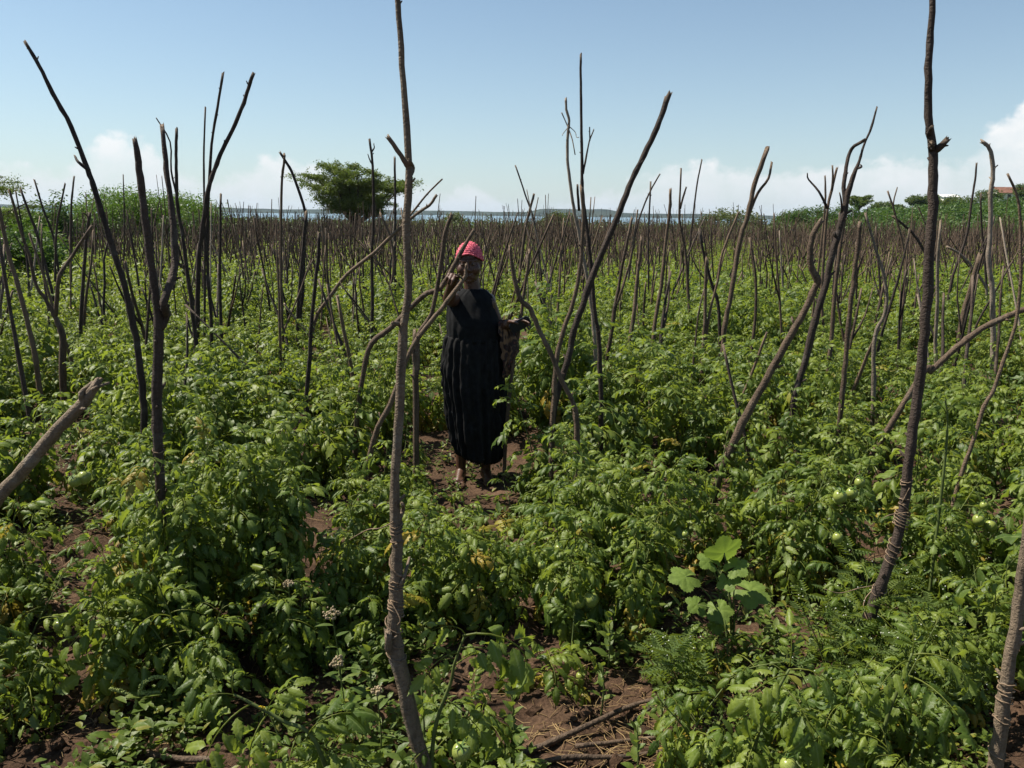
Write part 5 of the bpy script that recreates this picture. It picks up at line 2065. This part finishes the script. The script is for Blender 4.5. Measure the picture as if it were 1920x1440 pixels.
def cloth_material():
    m, nt, N, L = new_mat('printed_cloth')
    out = N('ShaderNodeOutputMaterial')
    bs = N('ShaderNodeBsdfPrincipled')
    bs.inputs['Roughness'].default_value = .8
    tc = N('ShaderNodeTexCoord')
    vo = N('ShaderNodeTexVoronoi')
    vo.inputs['Scale'].default_value = 26
    L(tc.outputs['Object'], vo.inputs['Vector'])
    rp = ramp(N, [(.1, (.18, .055, .025)), (.3, (.12, .028, .018)), (.5, (.030, .011, .009)), (.75, (.016, .009, .010)), (.95, (.16, .09, .05))])
    nz = N('ShaderNodeTexNoise')
    nz.inputs['Scale'].default_value = 30
    L(tc.outputs['Object'], nz.inputs['Vector'])
    ad = N('ShaderNodeMath')
    ad.operation = 'MULTIPLY_ADD'
    L(nz.outputs[0], ad.inputs[0])
    ad.inputs[1].default_value = .5
    L(vo.outputs['Distance'], ad.inputs[2])
    L(ad.outputs[0], rp.inputs[0])
    L(rp.outputs[0], bs.inputs['Base Color'])
    L(bs.outputs[0], out.inputs[0])
    return m


M_CLOTH = cloth_material()
build_person()

# ------------------------------------------------------------------ foreground weeds, sticks, straw and clods


def gz3(x, y):
    return np.array([x, y, near_ground(x, y)])


def palmate_leaf(seed, R=1.0):
    """five-lobed gourd leaf, toothed, slightly cupped; stalk joint at the origin, lying in XY, tip to +X"""
    rng = np.random.default_rng(seed)
    n = 64
    V = [(0, 0, 0)]
    rings = 4
    for r in range(1, rings + 1):
        f = r / rings
        for k in range(n):
            a = -math.pi * .93 + 1.86 * math.pi * k / (n - 1)
            lob = .70 + .30 * abs(math.cos(2.45 * a)) ** .8
            tooth = 1 + (.055 if k % 2 else -.03) * (r == rings)
            rad = R * f * lob * tooth * (1 - .12 * (abs(a) / math.pi) ** 2)
            x, y = rad * math.cos(a), rad * math.sin(a)
            vein = abs(math.sin(2.45 * a))
            z = R * (.10 * f * vein - .22 * f * f + .05 * float(vnoise(x * 3 + seed, y * 3, R * .9, seed)))
            V.append((x, y, z))
    Q, T = [], []
    for k in range(n - 1):
        T.append((0, 1 + k, 2 + k))
        for r in range(rings - 1):
            a = 1 + r * n + k
            Q.append((a, a + n, a + n + 1, a + 1))
    g = G()
    g.add(V, Q, T, c=(rng.random(), 0, 0))
    return g


def gourd_plant():
    Y = 2.95
    b = GP(1352, 1205)
    base = np.array([b.x, Y + .02, near_ground(b.x, Y)])
    r = empty('gourd_plant', base)
    spec = [((1278, 1082), 62, (-.75, -.25, .05)), ((1358, 1030), 72, (-.15, -.35, .75)), ((1416, 1112), 72, (.75, -.45, -.12)), ((1366, 1092), 46, (.0, -.8, -.35)), ((1352, 1150), 52, (.25, -.8, -.5)),
            ((1304, 1136), 44, (-.7, -.6, -.2)), ((1385, 1060), 48, (.6, .1, .3)), ((1345, 1175), 38, (-.1, -.9, -.5)), ((1325, 1048), 44, (-.6, .3, .3))]
    top = np.array([0, 0, .22])
    sg = G()
    sg.add(*tube(smooth_path([(0, 0, -.03), (.01, 0, .12), tuple(top)], 4), np.linspace(.006, .004, 9), 6))
    gobj('stem', sg, M_STEM, r)
    for i, ((px, py), rp, d) in enumerate(spec):
        p = np.array(P(px, py, Y - .04 + .02 * (i % 3))) - base
        R = .58 * rp * Y / FPX
        d = np.array(d)
        F = frame(d, np.array([.30 * (i % 3 - 1) - .15, -.45, .80]))
        lg = palmate_leaf(40 + i, R)
        V, Q, T, C = lg.arrays()
        o = p - F[:, 0] * R * .25
        leaf = gobj('leaf', (V @ F.T + o, Q, T, C), M_GOURD, r)
        pg = G()
        pt = smooth_path([top * (.3 + .08 * i), (top * .5 + o) * .5 + np.array([0, 0, .03]), o], 3)
        pg.add(*tube(pt, np.linspace(.0035, .0025, len(pt)), 5))
        gobj('stalk', pg, M_STEM, leaf)
    tag(r, 'gourd plant with large pale five lobed leaves in front of the bare soil patch', 'plant')


gourd_plant()


def simple_leaf(L_, W_, rng, ns=6, droop=.5):
    V, Q = leaflet(L_, W_, ns, rng, .25, droop, 1, False, 0)
    return V, Q


def oval_leaf(L_, W_, rng, ns=6, droop=.5, fold=.25):
    ts = np.linspace(0, 1, ns)
    hw = W_ * .5 * np.sin(math.pi * ts ** .8) ** .8
    hw[0] = W_ * .05
    hw[-1] = .0005
    ang = .2 - droop * ts
    x = np.concatenate([[0], np.cumsum(np.cos(ang) * L_ / (ns - 1))[:-1]])
    z = np.concatenate([[0], np.cumsum(np.sin(ang) * L_ / (ns - 1))[:-1]])
    V = []
    for i in range(ns):
        for o in (-1, 0, 1):
            V.append((x[i], o * hw[i], z[i] + fold * abs(o) * hw[i]))
    i, j = np.meshgrid(np.arange(ns - 1), np.arange(2), indexing='ij')
    a = i * 3 + j
    return np.array(V), np.stack([a, a + 3, a + 4, a + 1], -1).reshape(-1, 4)


def broadleaf_weed(px, py, Y, s, seed, label, n=12, top=None):
    rng = np.random.default_rng(seed)
    t = np.array(P(px, py, Y))
    gx = gz3(t[0], Y)
    r = empty('broadleaf_weed', gx)
    h = t[2] - gx[2]
    sg = G()
    sg.add(*tube(smooth_path([(0, 0, -.02), (.008, 0, h * .5), (0, 0, h)], 4), np.linspace(.004, .0025, 9), 5))
    gobj('stem', sg, M_STEM, r)
    for k in range(n):
        f = .25 + .75 * (k + .5) / n
        a = 2.4 * k + rng.random()
        el = .1 + .9 * f
        V, Q = oval_leaf(s * rng.uniform(.7, 1.15) * (1.15 - .45 * f), s * .48 * (1.1 - .4 * f), rng, 6, rng.uniform(.3, .9))
        F = frame((math.cos(a) * math.cos(el), math.sin(a) * math.cos(el), math.sin(el)))
        g = G()
        g.add(V @ F.T + np.array([0, 0, h * f]), Q, c=(rng.random(), 0, 0))
        gobj('leaf', g, M_WEED, r)
    tag(r, label, 'weed', 'broadleaf weeds')
    return r


broadleaf_weed(1142, 1155, 2.85, .085, 81, 'pale rosette weed with oval leaves standing below the mid row of plants', 13)
broadleaf_weed(960, 1300, 2.35, .070, 82, 'pale leaved weed on the soil right of the twine bound pole', 10)
broadleaf_weed(1195, 1360, 2.2, .065, 83, 'broadleaf weed growing over the fallen sticks', 11)
broadleaf_weed(1240, 1290, 2.5, .06, 84, 'small bushy weed at the upper end of the fallen sticks', 12)
broadleaf_weed(790, 1290, 2.25, .075, 85, 'grey green weed close behind the foot of the twine bound pole', 9)
broadleaf_weed(690, 1215, 2.5, .085, 86, 'long leaved weed left of the twine bound pole', 8)
broadleaf_weed(250, 1370, 2.4, .075, 87, 'heart leaved weed under the amaranth spike', 12)
broadleaf_weed(190, 1420, 2.25, .065, 88, 'weed on the bare soil in the lower left corner', 11)
broadleaf_weed(1800, 1120, 2.75, .10, 89, 'tall light green weed left of the thick edge pole', 14)
broadleaf_weed(1840, 1090, 2.95, .10, 90, 'light green weed behind the thick edge pole', 12)
broadleaf_weed(1130, 1245, 2.6, .055, 91, 'small dark weed on the soil below the rosette weed', 8)

M_FLORET = plain_material('pink_white_floret', (.30, .24, .15), .7, .2, .25, 60)
M_SPIKE = plain_material('amaranth_spike_green', (.20, .24, .07), .8, .2, .3, 90)
M_WHITEFL = plain_material('white_flower', (.42, .44, .36), .7, .1)
M_YELLOWFL = plain_material('yellow_petal', (.62, .46, .03), .6, .2)


def flower_weed(px, py, Y, seed, label, size=.03):
    rng = np.random.default_rng(seed)
    t = np.array(P(px, py, Y))
    gx = gz3(t[0] + rng.normal() * .02, Y)
    r = empty('flowering_weed', gx)
    top = t - gx
    sg = G()
    pts = smooth_path([(0, 0, -.02), top * .5 + np.array([.012, 0, 0]), top], 5)
    sg.add(*tube(pts, np.linspace(.0035, .002, len(pts)), 5))
    gobj('stem', sg, M_STEM, r)
    for k in range(7):
        f = .3 + .68 * k / 6
        p = pts[int(f * (len(pts) - 1))]
        a = 2.6 * k + rng.random()
        el = rng.uniform(-.1, .4)
        V, Q = oval_leaf(rng.uniform(.05, .085), .019, rng, 6, rng.uniform(.1, .7))
        F = frame((math.cos(a) * math.cos(el), math.sin(a) * math.cos(el), math.sin(el)))
        g = G()
        g.add(V @ F.T + p, Q, c=(rng.random(), 0, 0))
        gobj('leaf', g, M_WEED, r)
    fg = G()
    for k in range(46):
        v = rng.normal(size=3)
        v /= np.linalg.norm(v)
        c = top + v * np.array([size, size, size * .55]) * rng.uniform(.5, 1) + np.array([0, 0, .006])
        ellipsoid(fg, c, np.array([.0042, .0042, .0046]) * rng.uniform(.7, 1.3), None, 5, 4)
    gobj('flower_head', fg, M_FLORET, r)
    tag(r, label, 'weed', 'flowering weeds')


flower_weed(541, 1097, 2.85, 101, 'weed with a pinkish flower cluster, farthest left of the flower heads, beside the leafy clump', .022)
flower_weed(492, 1134, 2.8, 102, 'low weed with a tiny flower head at the shaded edge of the leafy clump', .018)
flower_weed(622, 1152, 2.55, 103, 'weed with the highest large pale flower cluster left of the twine bound pole', .034)
flower_weed(634, 1243, 2.4, 104, 'weed with a broad pale flower cluster below the highest one', .030)
flower_weed(706, 1298, 2.3, 105, 'weed with a small flower cluster against the foot of the twine bound pole', .020)


def amaranth():
    rng = np.random.default_rng(110)
    Y = 2.5
    b = GP(268, 1395)
    base = gz3(b.x, Y)
    r = empty('amaranth', base)
    sg = G()
    top = np.array(P(262, 1300, Y)) - base
    pts = smooth_path([(0, 0, -.02), top * .5 + np.array([.01, 0, 0]), top], 4)
    sg.add(*tube(pts, np.linspace(.006, .004, len(pts)), 6))
    gobj('stem', sg, M_STEM, r)
    for path in ([(262, 1300), (268, 1282), (290, 1270), (315, 1272), (332, 1292)], [(258, 1310), (254, 1330), (250, 1345)], [(262, 1298), (285, 1300), (298, 1298)], [(250, 1305), (228, 1296), (208, 1292)]):
        pw = smooth_path([np.array(P(x, y, Y)) - base for x, y in path], 6)
        fg = G()
        n = len(pw)
        for i, p in enumerate(pw):
            rr = .0085 * (1 - .5 * i / n)
            for k in range(9):
                v = rng.normal(size=3)
                v /= np.linalg.norm(v)
                ellipsoid(fg, p + v * rr * .8, (.0038, .0038, .0044), None, 5, 4)
        gobj('flower_spike', fg, M_SPIKE, r)
    for k in range(14):
        f = .1 + .85 * k / 13
        p = pts[int(f * (len(pts) - 1))]
        a = 2.4 * k
        V, Q = oval_leaf(rng.uniform(.06, .10), .045, rng, 6, rng.uniform(.3, .9))
        F = frame((math.cos(a), math.sin(a), .25))
        g = G()
        g.add(V @ F.T + p, Q, c=(rng.random(), 0, 0))
        gobj('leaf', g, M_WEED, r)
    tag(r, 'amaranth weed with a drooping yellow green flower spike', 'weed')


amaranth()


def feathery_weed_geo(seed):
    """finely cut leaves and tiny white flower heads"""
    rng = np.random.default_rng(seed)
    lg, sg, fg = G(), G(), G()
    for s in range(7):
        a = rng.random() * 6.28
        h = rng.uniform(.14, .30)
        e = np.array([math.cos(a) * h * .45, math.sin(a) * h * .45, h])
        pts = smooth_path([np.array([0, 0, -.01]), e * .5 + np.array([0, 0, .02]), e], 4)
        sg.add(*tube(pts, np.linspace(.003, .0014, len(pts)), 4, False))
        for k in range(9):
            p = pts[int(rng.integers(2, len(pts)))]
            a2 = rng.random() * 6.28
            d = np.array([math.cos(a2), math.sin(a2), rng.uniform(-.1, .6)])
            F = frame(d)
            L_ = rng.uniform(.05, .095)
            V = []
            T = []
            for j in range(5):
                t0 = .15 + .8 * j / 5
                for sg_ in (-1, 1):
                    ln = L_ * .42 * (1 - .55 * t0)
                    i0 = len(V)
                    x0 = L_ * t0
                    V += [(x0, 0, 0), (x0 + .008, 0, 0), (x0 + ln * .7, sg_ * ln, -.004), (x0 + ln * .45, sg_ * ln * .55, .004)]
                    T += [(i0, i0 + 1, i0 + 2), (i0, i0 + 2, i0 + 3)]
            i0 = len(V)
            V += [(0, -.0012, 0), (L_ * 1.02, 0, -.004), (0, .0012, 0)]
            T.append((i0, i0 + 1, i0 + 2))
            lg.add(np.array(V) @ F.T + p, None, T, c=(rng.random() * .5, 0, 0))
        for k in range(2):
            c = e + rng.normal(size=3) * .026 + np.array([0, 0, .012])
            ellipsoid(fg, c, np.array([.0028, .0028, .0020]), None, 5, 4)
    return lg, sg, fg


FEATHER = []
for k in range(4):
    lg, sg, fg = feathery_weed_geo(120 + k)
    FEATHER.append((mesh_from('foliage', lg.arrays(), M_WEED, False), mesh_from('stem', sg.arrays(), M_STEM), mesh_from('flower_head', fg.arrays(), M_WHITEFL)))
FW = [(1600, 1120, 3.0), (1650, 1170, 2.7), (1700, 1110, 3.05), (1745, 1160, 2.8), (1790, 1050, 3.3), (1850, 1000, 3.5), (1880, 1060, 3.2), (1700, 1200, 2.6), (1760, 1220, 2.55), (1570, 1170, 2.75), (1820, 1190, 2.6), (1290, 1230, 2.65), (1230, 1215, 2.75), (1660, 1060, 3.25), (1900, 940, 3.7), (1730, 1010, 3.4), (1555, 1230, 2.5), (1620, 1075, 3.15)]
for i, (px, py, Y) in enumerate(FW):
    rng = np.random.default_rng(130 + i)
    p = P(px, py, Y)
    r = empty('feathery_weed', gz3(p.x, Y), rng.random() * 6.28)
    s = rng.uniform(.85, 1.25)
    r.scale = (s, s, s)
    fo, st, fl = FEATHER[i % 4]
    obj('stem', st, r)
    obj('foliage', fo, r)
    obj('flower_head', fl, r)['kind'] = 'stuff'
    FEATHERS = globals().setdefault('FEATHERS', [])
    FEATHERS.append((r, p.x, Y, 'feathery white flowered'))
    tag(r, 'feathery weed' if px > 1500 else ('feathery weed beside the gourd plant, nearer its left leaves' if px < 1250 else 'feathery weed just below the gourd plant leaves'), 'weed', 'feathery weeds')


def shoot(name, label, stem_pts, Y, leaves, seed, flower=None):
    rng = np.random.default_rng(seed)
    W = [np.array(P(x, y, Y)) for x, y in stem_pts]
    b = W[0].copy()
    b[2] = near_ground(b[0], b[1])
    W[0][2] = b[2] - .03
    r = empty(name, b)
    pts = smooth_path([w - b for w in W], 5)
    g = G()
    g.add(*tube(pts, np.linspace(.0075, .0035, len(pts)), 7))
    gobj('stem', g, M_STEM, r)
    for (px, py), d, sc in leaves:
        p = np.array(P(px, py, Y)) - b
        F = frame(np.array(d), np.array([rng.normal() * .15, -.35, .9]))
        obj('leaf', LEAF_ME[int(rng.integers(NLEAF))], r, M=Matrix(mat4(F, p, sc).tolist()))
    for px, py in flower or []:
        p = np.array(P(px, py, Y)) - b
        fg = G()
        for k in range(5):
            a = k * 1.257
            V = np.array([(0, 0, 0), (.006, .0028, .001), (.013, 0, -.003), (.006, -.0028, .001)])
            F = frame((math.cos(a), -.5 + 0 * a, math.sin(a)))
            fg.add(V @ F.T + p, [(0, 1, 2, 3)])
        gobj('flower', fg, M_YELLOWFL, r, smooth=False)
    tag(r, label, 'plant')
    return r


shoot('tomato_shoot', 'young tomato shoot arching its top leaf right of the twine bound pole', [(802, 1440), (815, 1370), (845, 1280), (852, 1245), (872, 1190)], 2.13,
      [((868, 1192), (.95, -.25, .30), 1.75), ((862, 1215), (.85, -.35, .10), 1.35), ((858, 1225), (-.6, -.5, .30), .95), ((872, 1188), (-.5, -.2, .6), .8), ((850, 1250), (.7, .4, .2), 1.0), ((835, 1310), (.6, -.6, -.05), 1.0),
       ((830, 1330), (-.7, .3, .1), .8), ((820, 1360), (.8, .2, -.1), .9), ((810, 1400), (-.5, -.5, .1), .8)], 140)
shoot('tomato_shoot', 'tomato shoot with big toothed leaves and yellow flowers at the bottom edge', [(650, 1470), (592, 1392), (530, 1352), (470, 1318), (438, 1302)], 2.02,
      [((575, 1385), (.55, -.2, .75), 1.15), ((560, 1370), (.75, .2, .55), 1.25), ((500, 1335), (.4, -.1, .9), .75), ((440, 1303), (-.8, -.2, .2), .80), ((470, 1320), (-.6, -.65, -.25), 1.25), ((500, 1340), (-.2, -.9, -.3), 1.15),
       ((438, 1302), (-.1, -.1, .95), .5), ((520, 1350), (.3, .7, .3), .9), ((600, 1400), (.9, -.3, .15), 1.2), ((610, 1410), (.5, -.8, -.1), 1.1), ((560, 1375), (-.1, -.95, -.1), 1.0)], 141, flower=[(492, 1325), (498, 1412)])
shoot('tomato_shoot', 'tall bare stemmed tomato shoot behind the tall dark pole', [(1768, 935), (1770, 880), (1776, 790), (1772, 745)], 3.3,
      [((1774, 775), (-.6, .1, .8), .9), ((1774, 775), (.7, .1, .75), .9), ((1773, 750), (-.3, -.3, .8), .7), ((1776, 790), (-.9, -.3, .3), .9), ((1776, 790), (.9, -.2, .3), .9)], 142)
# shoots of the big plants that catch the light
shoot('tomato_shoot', 'tomato shoot with broad light leaves, lowest in the right corner', [(1400, 1480), (1420, 1380), (1455, 1300), (1480, 1255)], 2.1,
      [((1480, 1255), (.8, -.4, .3), 1.1), ((1475, 1265), (-.7, -.5, .2), 1.1), ((1465, 1285), (.3, -.9, .0), 1.2), ((1450, 1310), (-.8, -.3, .0), 1.1), ((1440, 1335), (.8, -.3, .0), 1.2), ((1425, 1370), (-.5, -.7, -.1), 1.1), ((1480, 1250), (.1, .2, .9), .8)], 143)
shoot('tomato_shoot', 'tomato shoot with broad light leaves beside the thick edge pole', [(1640, 1480), (1660, 1360), (1690, 1280), (1710, 1225)], 2.15,
      [((1710, 1228), (.8, -.4, .3), 1.2), ((1705, 1240), (-.7, -.5, .2), 1.1), ((1695, 1265), (.3, -.9, .0), 1.3), ((1685, 1290), (-.8, -.3, .0), 1.2), ((1675, 1325), (.8, -.3, .0), 1.25), ((1665, 1360), (-.5, -.7, -.1), 1.2), ((1710, 1225), (.1, .2, .9), .8)], 144)


def fallen_stick(pts, w0, w1, seed, label, mat=None):
    rng = np.random.default_rng(seed)
    W = []
    for x, y in pts:
        p = GP(x, y, .03)
        W.append(np.array([p.x, p.y, near_ground(p.x, p.y) + .02]))
    k = W[0][1] / FPX
    b = W[0].copy()
    g = G()
    stick_geo(g, [w - b for w in W], w0 * k / 2, w1 * k / 2, rng, 8, 4, rng.uniform(.3, .6), .4)
    tag(gobj('fallen_stick', g, mat or M_BARK, loc=b), label, 'stick', 'sticks lying on the soil')


fallen_stick([(905, 1425), (1000, 1390), (1075, 1368), (1190, 1312), (1290, 1290)], 16, 10, 151, 'upper fallen stick lying on straw right of the twine bound pole')
fallen_stick([(960, 1432), (1060, 1415), (1180, 1402), (1310, 1380)], 12, 10, 152, 'lower fallen stick lying on straw at the bottom edge')
fallen_stick([(1080, 1395), (1160, 1372), (1240, 1360)], 11, 8, 153, 'short fallen stick between the two long ones')
fallen_stick([(275, 1412), (330, 1418), (400, 1428)], 15, 13, 154, 'short brown stick lying by the lower left weeds')
fallen_stick([(1190, 1335), (1240, 1310), (1280, 1318)], 9, 6, 155, 'dark twig at the far end of the fallen sticks', M_BARK_DARK)


def scatter_ground():
    rng = np.random.default_rng(160)
    # clods
    g = G()
    n = 4200
    bm = bmesh.new()
    bmesh.ops.create_icosphere(bm, subdivisions=1, radius=1)
    bv = np.array([v.co[:] for v in bm.verts])
    bf = np.array([[v.index for v in f.verts] for f in bm.faces])
    bm.free()
    for i in range(n):
        y = rng.uniform(1.7, 5.2)
        x = rng.uniform(-.72 * y - .1, .72 * y + .1)
        s = .004 + .030 * rng.random() ** 3.2
        V = bv * (1 + .5 * (rng.random((len(bv), 1)) - .5)) * s * np.array([1, 1, .7])
        g.add(V + gz3(x, y) + np.array([0, 0, s * .25]), None, bf, c=(rng.random(), 0, 0))
    tag(gobj('soil_clods', g, M_SOIL, smooth=False), 'crumbs and clods of red brown soil on the ground', 'soil', kind='stuff')
    # straw: loose dry stalks, thick where the photograph shows mulch
    g = G()
    heaps = [(GP(1150, 1345), .28, 230), (GP(1260, 1400), .22, 200), (GP(130, 1010), .2, 90), (GP(530, 940), .25, 120), (GP(1420, 1300), .18, 120), (GP(1500, 1110), .22, 70), (GP(1620, 1040), .3, 80), (GP(60, 1380), .25, 40), (GP(560, 880), .2, 60)]
    P_ = []
    for c, r_, m in heaps:
        for k in range(m):
            P_.append((c.x + rng.normal() * r_, c.y + rng.normal() * r_ * .7))
    for k in range(900):
        y = rng.uniform(1.8, 5.0)
        P_.append((rng.uniform(-.7 * y, .7 * y), y))
    for x, y in P_:
        a = rng.random() * 6.28
        L_ = rng.uniform(.03, .14)
        d = np.array([math.cos(a), math.sin(a), rng.uniform(-.05, .35) if rng.random() < .3 else 0])
        b = gz3(x, y) + np.array([0, 0, .006])
        e = b + d * L_
        m_ = (b + e) / 2 + rng.normal(size=3) * .012
        m_[2] = max(m_[2], near_ground(m_[0], m_[1]) + .006)
        e[2] = max(e[2], near_ground(e[0], e[1]) + .004)
        V, Q, T = tube([b, m_, e], [.0012, .0014, .0009], 3, False)
        g.add(V, Q, T, c=(rng.random(), 0, 0))
    tag(gobj('dry_straw', g, M_STRAW), 'loose dry straw scattered over the soil', 'straw', kind='stuff')
    # small weeds
    g = G()
    bare = [(GP(1490, 1100), .30), (GP(60, 1340), .42), (GP(1120, 1330), .22), (GP(505, 960), .18), (GP(600, 1190), .2), (GP(480, 1300), .25)]
    cnt = 0
    while cnt < 3200:
        y = rng.uniform(1.75, 6.0) if cnt % 3 else rng.uniform(1.8, 3.1)
        x = rng.uniform(-.70 * y, .70 * y)
        if float(vnoise(x, y, .45, 61)) < -.12:
            continue
        if any((x - c.x) ** 2 + (y - c.y) ** 2 < r_ * r_ for c, r_ in bare) and rng.random() < .85:
            continue
        cnt += 1
        b = gz3(x, y)
        h = rng.uniform(.02, .11)
        s = rng.uniform(.018, .042)
        if rng.random() < .16:
            h, s = h * 2.0, s * 1.45
        t = rng.random()
        for k in range(int(rng.integers(5, 10))):
            a = 2.4 * k + rng.random()
            el = rng.uniform(-.1, .8)
            V, Q = oval_leaf(s * rng.uniform(.7, 1.3), s * rng.uniform(.4, .65), rng, 4, rng.uniform(.2, 1.0))
            F = frame((math.cos(a) * math.cos(el), math.sin(a) * math.cos(el), math.sin(el)))
            g.add(V @ F.T + b + np.array([rng.normal() * .008, rng.normal() * .008, h * rng.random()]), Q, c=((t + .2 * rng.random()) % 1, .25 * (rng.random() < .08), 0))
    tag(gobj('ground_weeds', g, M_WEED), 'small green weeds covering the soil between the plants', 'weeds', kind='stuff')
    # withered leaves under the plants
    g = G()
    for i in range(700):
        y = rng.uniform(1.9, 5.2)
        x = rng.uniform(-.7 * y, .7 * y)
        V, Q = leaflet(rng.uniform(.02, .045), rng.uniform(.012, .022), 5, rng, .8, 1.9, 2, False, .4)
        F = frame(rng.normal(size=3) * np.array([1, 1, .2]), np.array([rng.normal() * .4, rng.normal() * .4, 1]))
        g.add(V @ F.T + gz3(x, y) + np.array([0, 0, .012]), Q, c=(rng.random(), 0, 0))
    tag(gobj('leaf_litter', g, M_LITTER), 'withered brown leaves lying under the plants', 'litter', kind='stuff')


scatter_ground()

# ------------------------------------------------------------------ labels of the many
HANDLES = {'tallest near pole': 'tallest twine bound pole', 'tall dark pole': 'knobbed tall dark pole', 'thick forked pole': 'thick forked pole', 'long dark stake leaning': 'long dark left leaning stake', 'thick grey pole cut': 'thick pole at the corner',
           'thick grey stick': 'grey stick at the edge', 'crooked bent': 'crooked bent stick', 'long pale stick slanting': 'long pale slanting stick', 'straight dark stake where': 'dark stake under the slanting stick', 'sinuous brown': 'sinuous brown stick',
           'longest bare rod': 'longest slanting rod', 'tallest thin dark': 'tallest thin dark stake', 'pale grey stake curving': 'pale grey curving stake', 'forked stake near': 'fork with the sunlit prong', 'straight black stake': 'straight black stake',
           'slender stake': 'slender blunt topped stake', 'short straight dark': 'short straight dark stake', 'stake crossed': 'stakes crossed at their tops', 'dark stake with thorny': 'thorny spurred stake', 'thin dark stake leaning left by': 'thin stake by the grass',
           'thin wavy': 'thin wavy stake', 'pale topped': 'frayed bark stake', 'slim stake with': 'slim twig ended stake', 'short blunt stake': 'short blunt stake pair', 'long brown stake': 'brown stake with a side prong', 'dark bowed': 'dark bowed stake',
           'thick red brown': 'red brown elbow pole', 'branching dark': 'branching dark stake', 'stout stub': 'stub ended stake', 'pale stake with an S': 'pale S bend stake', 'curved brown stick': 'curved brown stick', 'stubby': 'stubby leaning stake',
           'bleached tall stake': 'hooked bleached stake', 'long grey stick leaning': 'long grey leaning stick', 'whip thin stake rising': 'whip thin upright stake', 'pale stick leaning far': 'pale far leaning stick', 'upright reddish': 'reddish stake behind the phone',
           'bleached pale stake': 'bleached stake with twig remains', 'whip thin rod': 'whip thin rod before the bush', 'forked thin stake before': 'forked stake before the crest'}
MARKS = [('the woman', -.25, Y0), ('the gourd plant', .78, 2.95), ('the bare soil patch', 1.25, 3.1)]
for o, bpx, bx, bY, z1 in STAKES[:N_HERO]:
    for k_, v_ in HANDLES.items():
        if o['label'].startswith(k_):
            MARKS.append(('the ' + v_, bx, bY))
ORD = ['', 'second ', 'third ', 'fourth ', 'fifth ', 'sixth ', 'seventh ', 'eighth ', 'ninth ', 'tenth ', 'eleventh ', 'twelfth ', 'thirteenth ', 'fourteenth ', 'fifteenth ', 'sixteenth ']


def side_words(dx, dy):
    if abs(dx) > abs(dy):
        return 'right of' if dx > 0 else 'left of'
    return 'behind' if dy > 0 else 'in front of'


def relate(items, noun):
    """items: (object, x, y, look). Each gets a look, its nearest landmark and its rank away from it"""
    cell = {}
    for it in items:
        o, x, y, look = it
        n, mx, my = min(MARKS, key=lambda m: (m[1] - x) ** 2 + (m[2] - y) ** 2)
        cell.setdefault((look, n, side_words(x - mx, y - my)), []).append(((x - mx) ** 2 + (y - my) ** 2, o))
    for (look, n, sw), v in cell.items():
        v.sort(key=lambda t: t[0])
        for k, (d, o) in enumerate(v):
            o['label'] = ('%s%s %s %s %s' % (ORD[min(k, 15)], look, noun, sw, n)).strip()


pl = []
for r, x, y, h, nf in PLANTS:
    size = 'tall bushy' if h > .72 else ('low' if h < .56 else 'bushy')
    tag(r, None, 'tomato plant', 'tomato plants in the near rows' if y < 4.2 else 'tomato plants in the middle rows')
    pl.append((r, x, y, size + (' fruiting' if nf > 2 else '')))
relate(pl, 'tomato plant')
relate(FEATHERS, 'weed')
sl = []
for o, x, y, h, lx, mi, fk_ in RANDOM_STAKES:
    col = ['brown', 'dark', 'bleached'][mi]
    lean = 'upright' if abs(lx) < .10 else ('right leaning' if lx > 0 else 'left leaning')
    tall = 'tall ' if h > 1.6 else ('' if h > 1.2 else 'short ')
    tag(o, None, 'stake', 'thin stakes in the middle of the field')
    sl.append((o, x, y, '%s%s %s%s' % (tall, lean, col, ' forked' if fk_ else '')))
relate(sl, 'stake')

# ------------------------------------------------------------------ air between here and the far shore


def build_haze():
    m, nt, N, L = new_mat('lake_haze')
    out = N('ShaderNodeOutputMaterial')
    pv = N('ShaderNodeVolumePrincipled')
    pv.inputs['Color'].default_value = (.62, .80, 1.0, 1)
    pv.inputs['Density'].default_value = .00007
    pv.inputs['Anisotropy'].default_value = .2
    L(pv.outputs[0], out.inputs['Volume'])
    x, y0, y1, z0, z1 = 4300, -80, 3800, -20, 46
    V = [(-x, y0, z0), (x, y0, z0), (x, y1, z0), (-x, y1, z0), (-x, y0, z1), (x, y0, z1), (x, y1, z1), (-x, y1, z1)]
    g = G()
    g.add(V, [(3, 2, 1, 0), (4, 5, 6, 7), (0, 1, 5, 4), (1, 2, 6, 5), (2, 3, 7, 6), (3, 0, 4, 7)])
    tag(gobj('haze', g, m, smooth=False), 'thin pale blue haze over the lake and far hills', 'haze', kind='stuff')


build_haze()
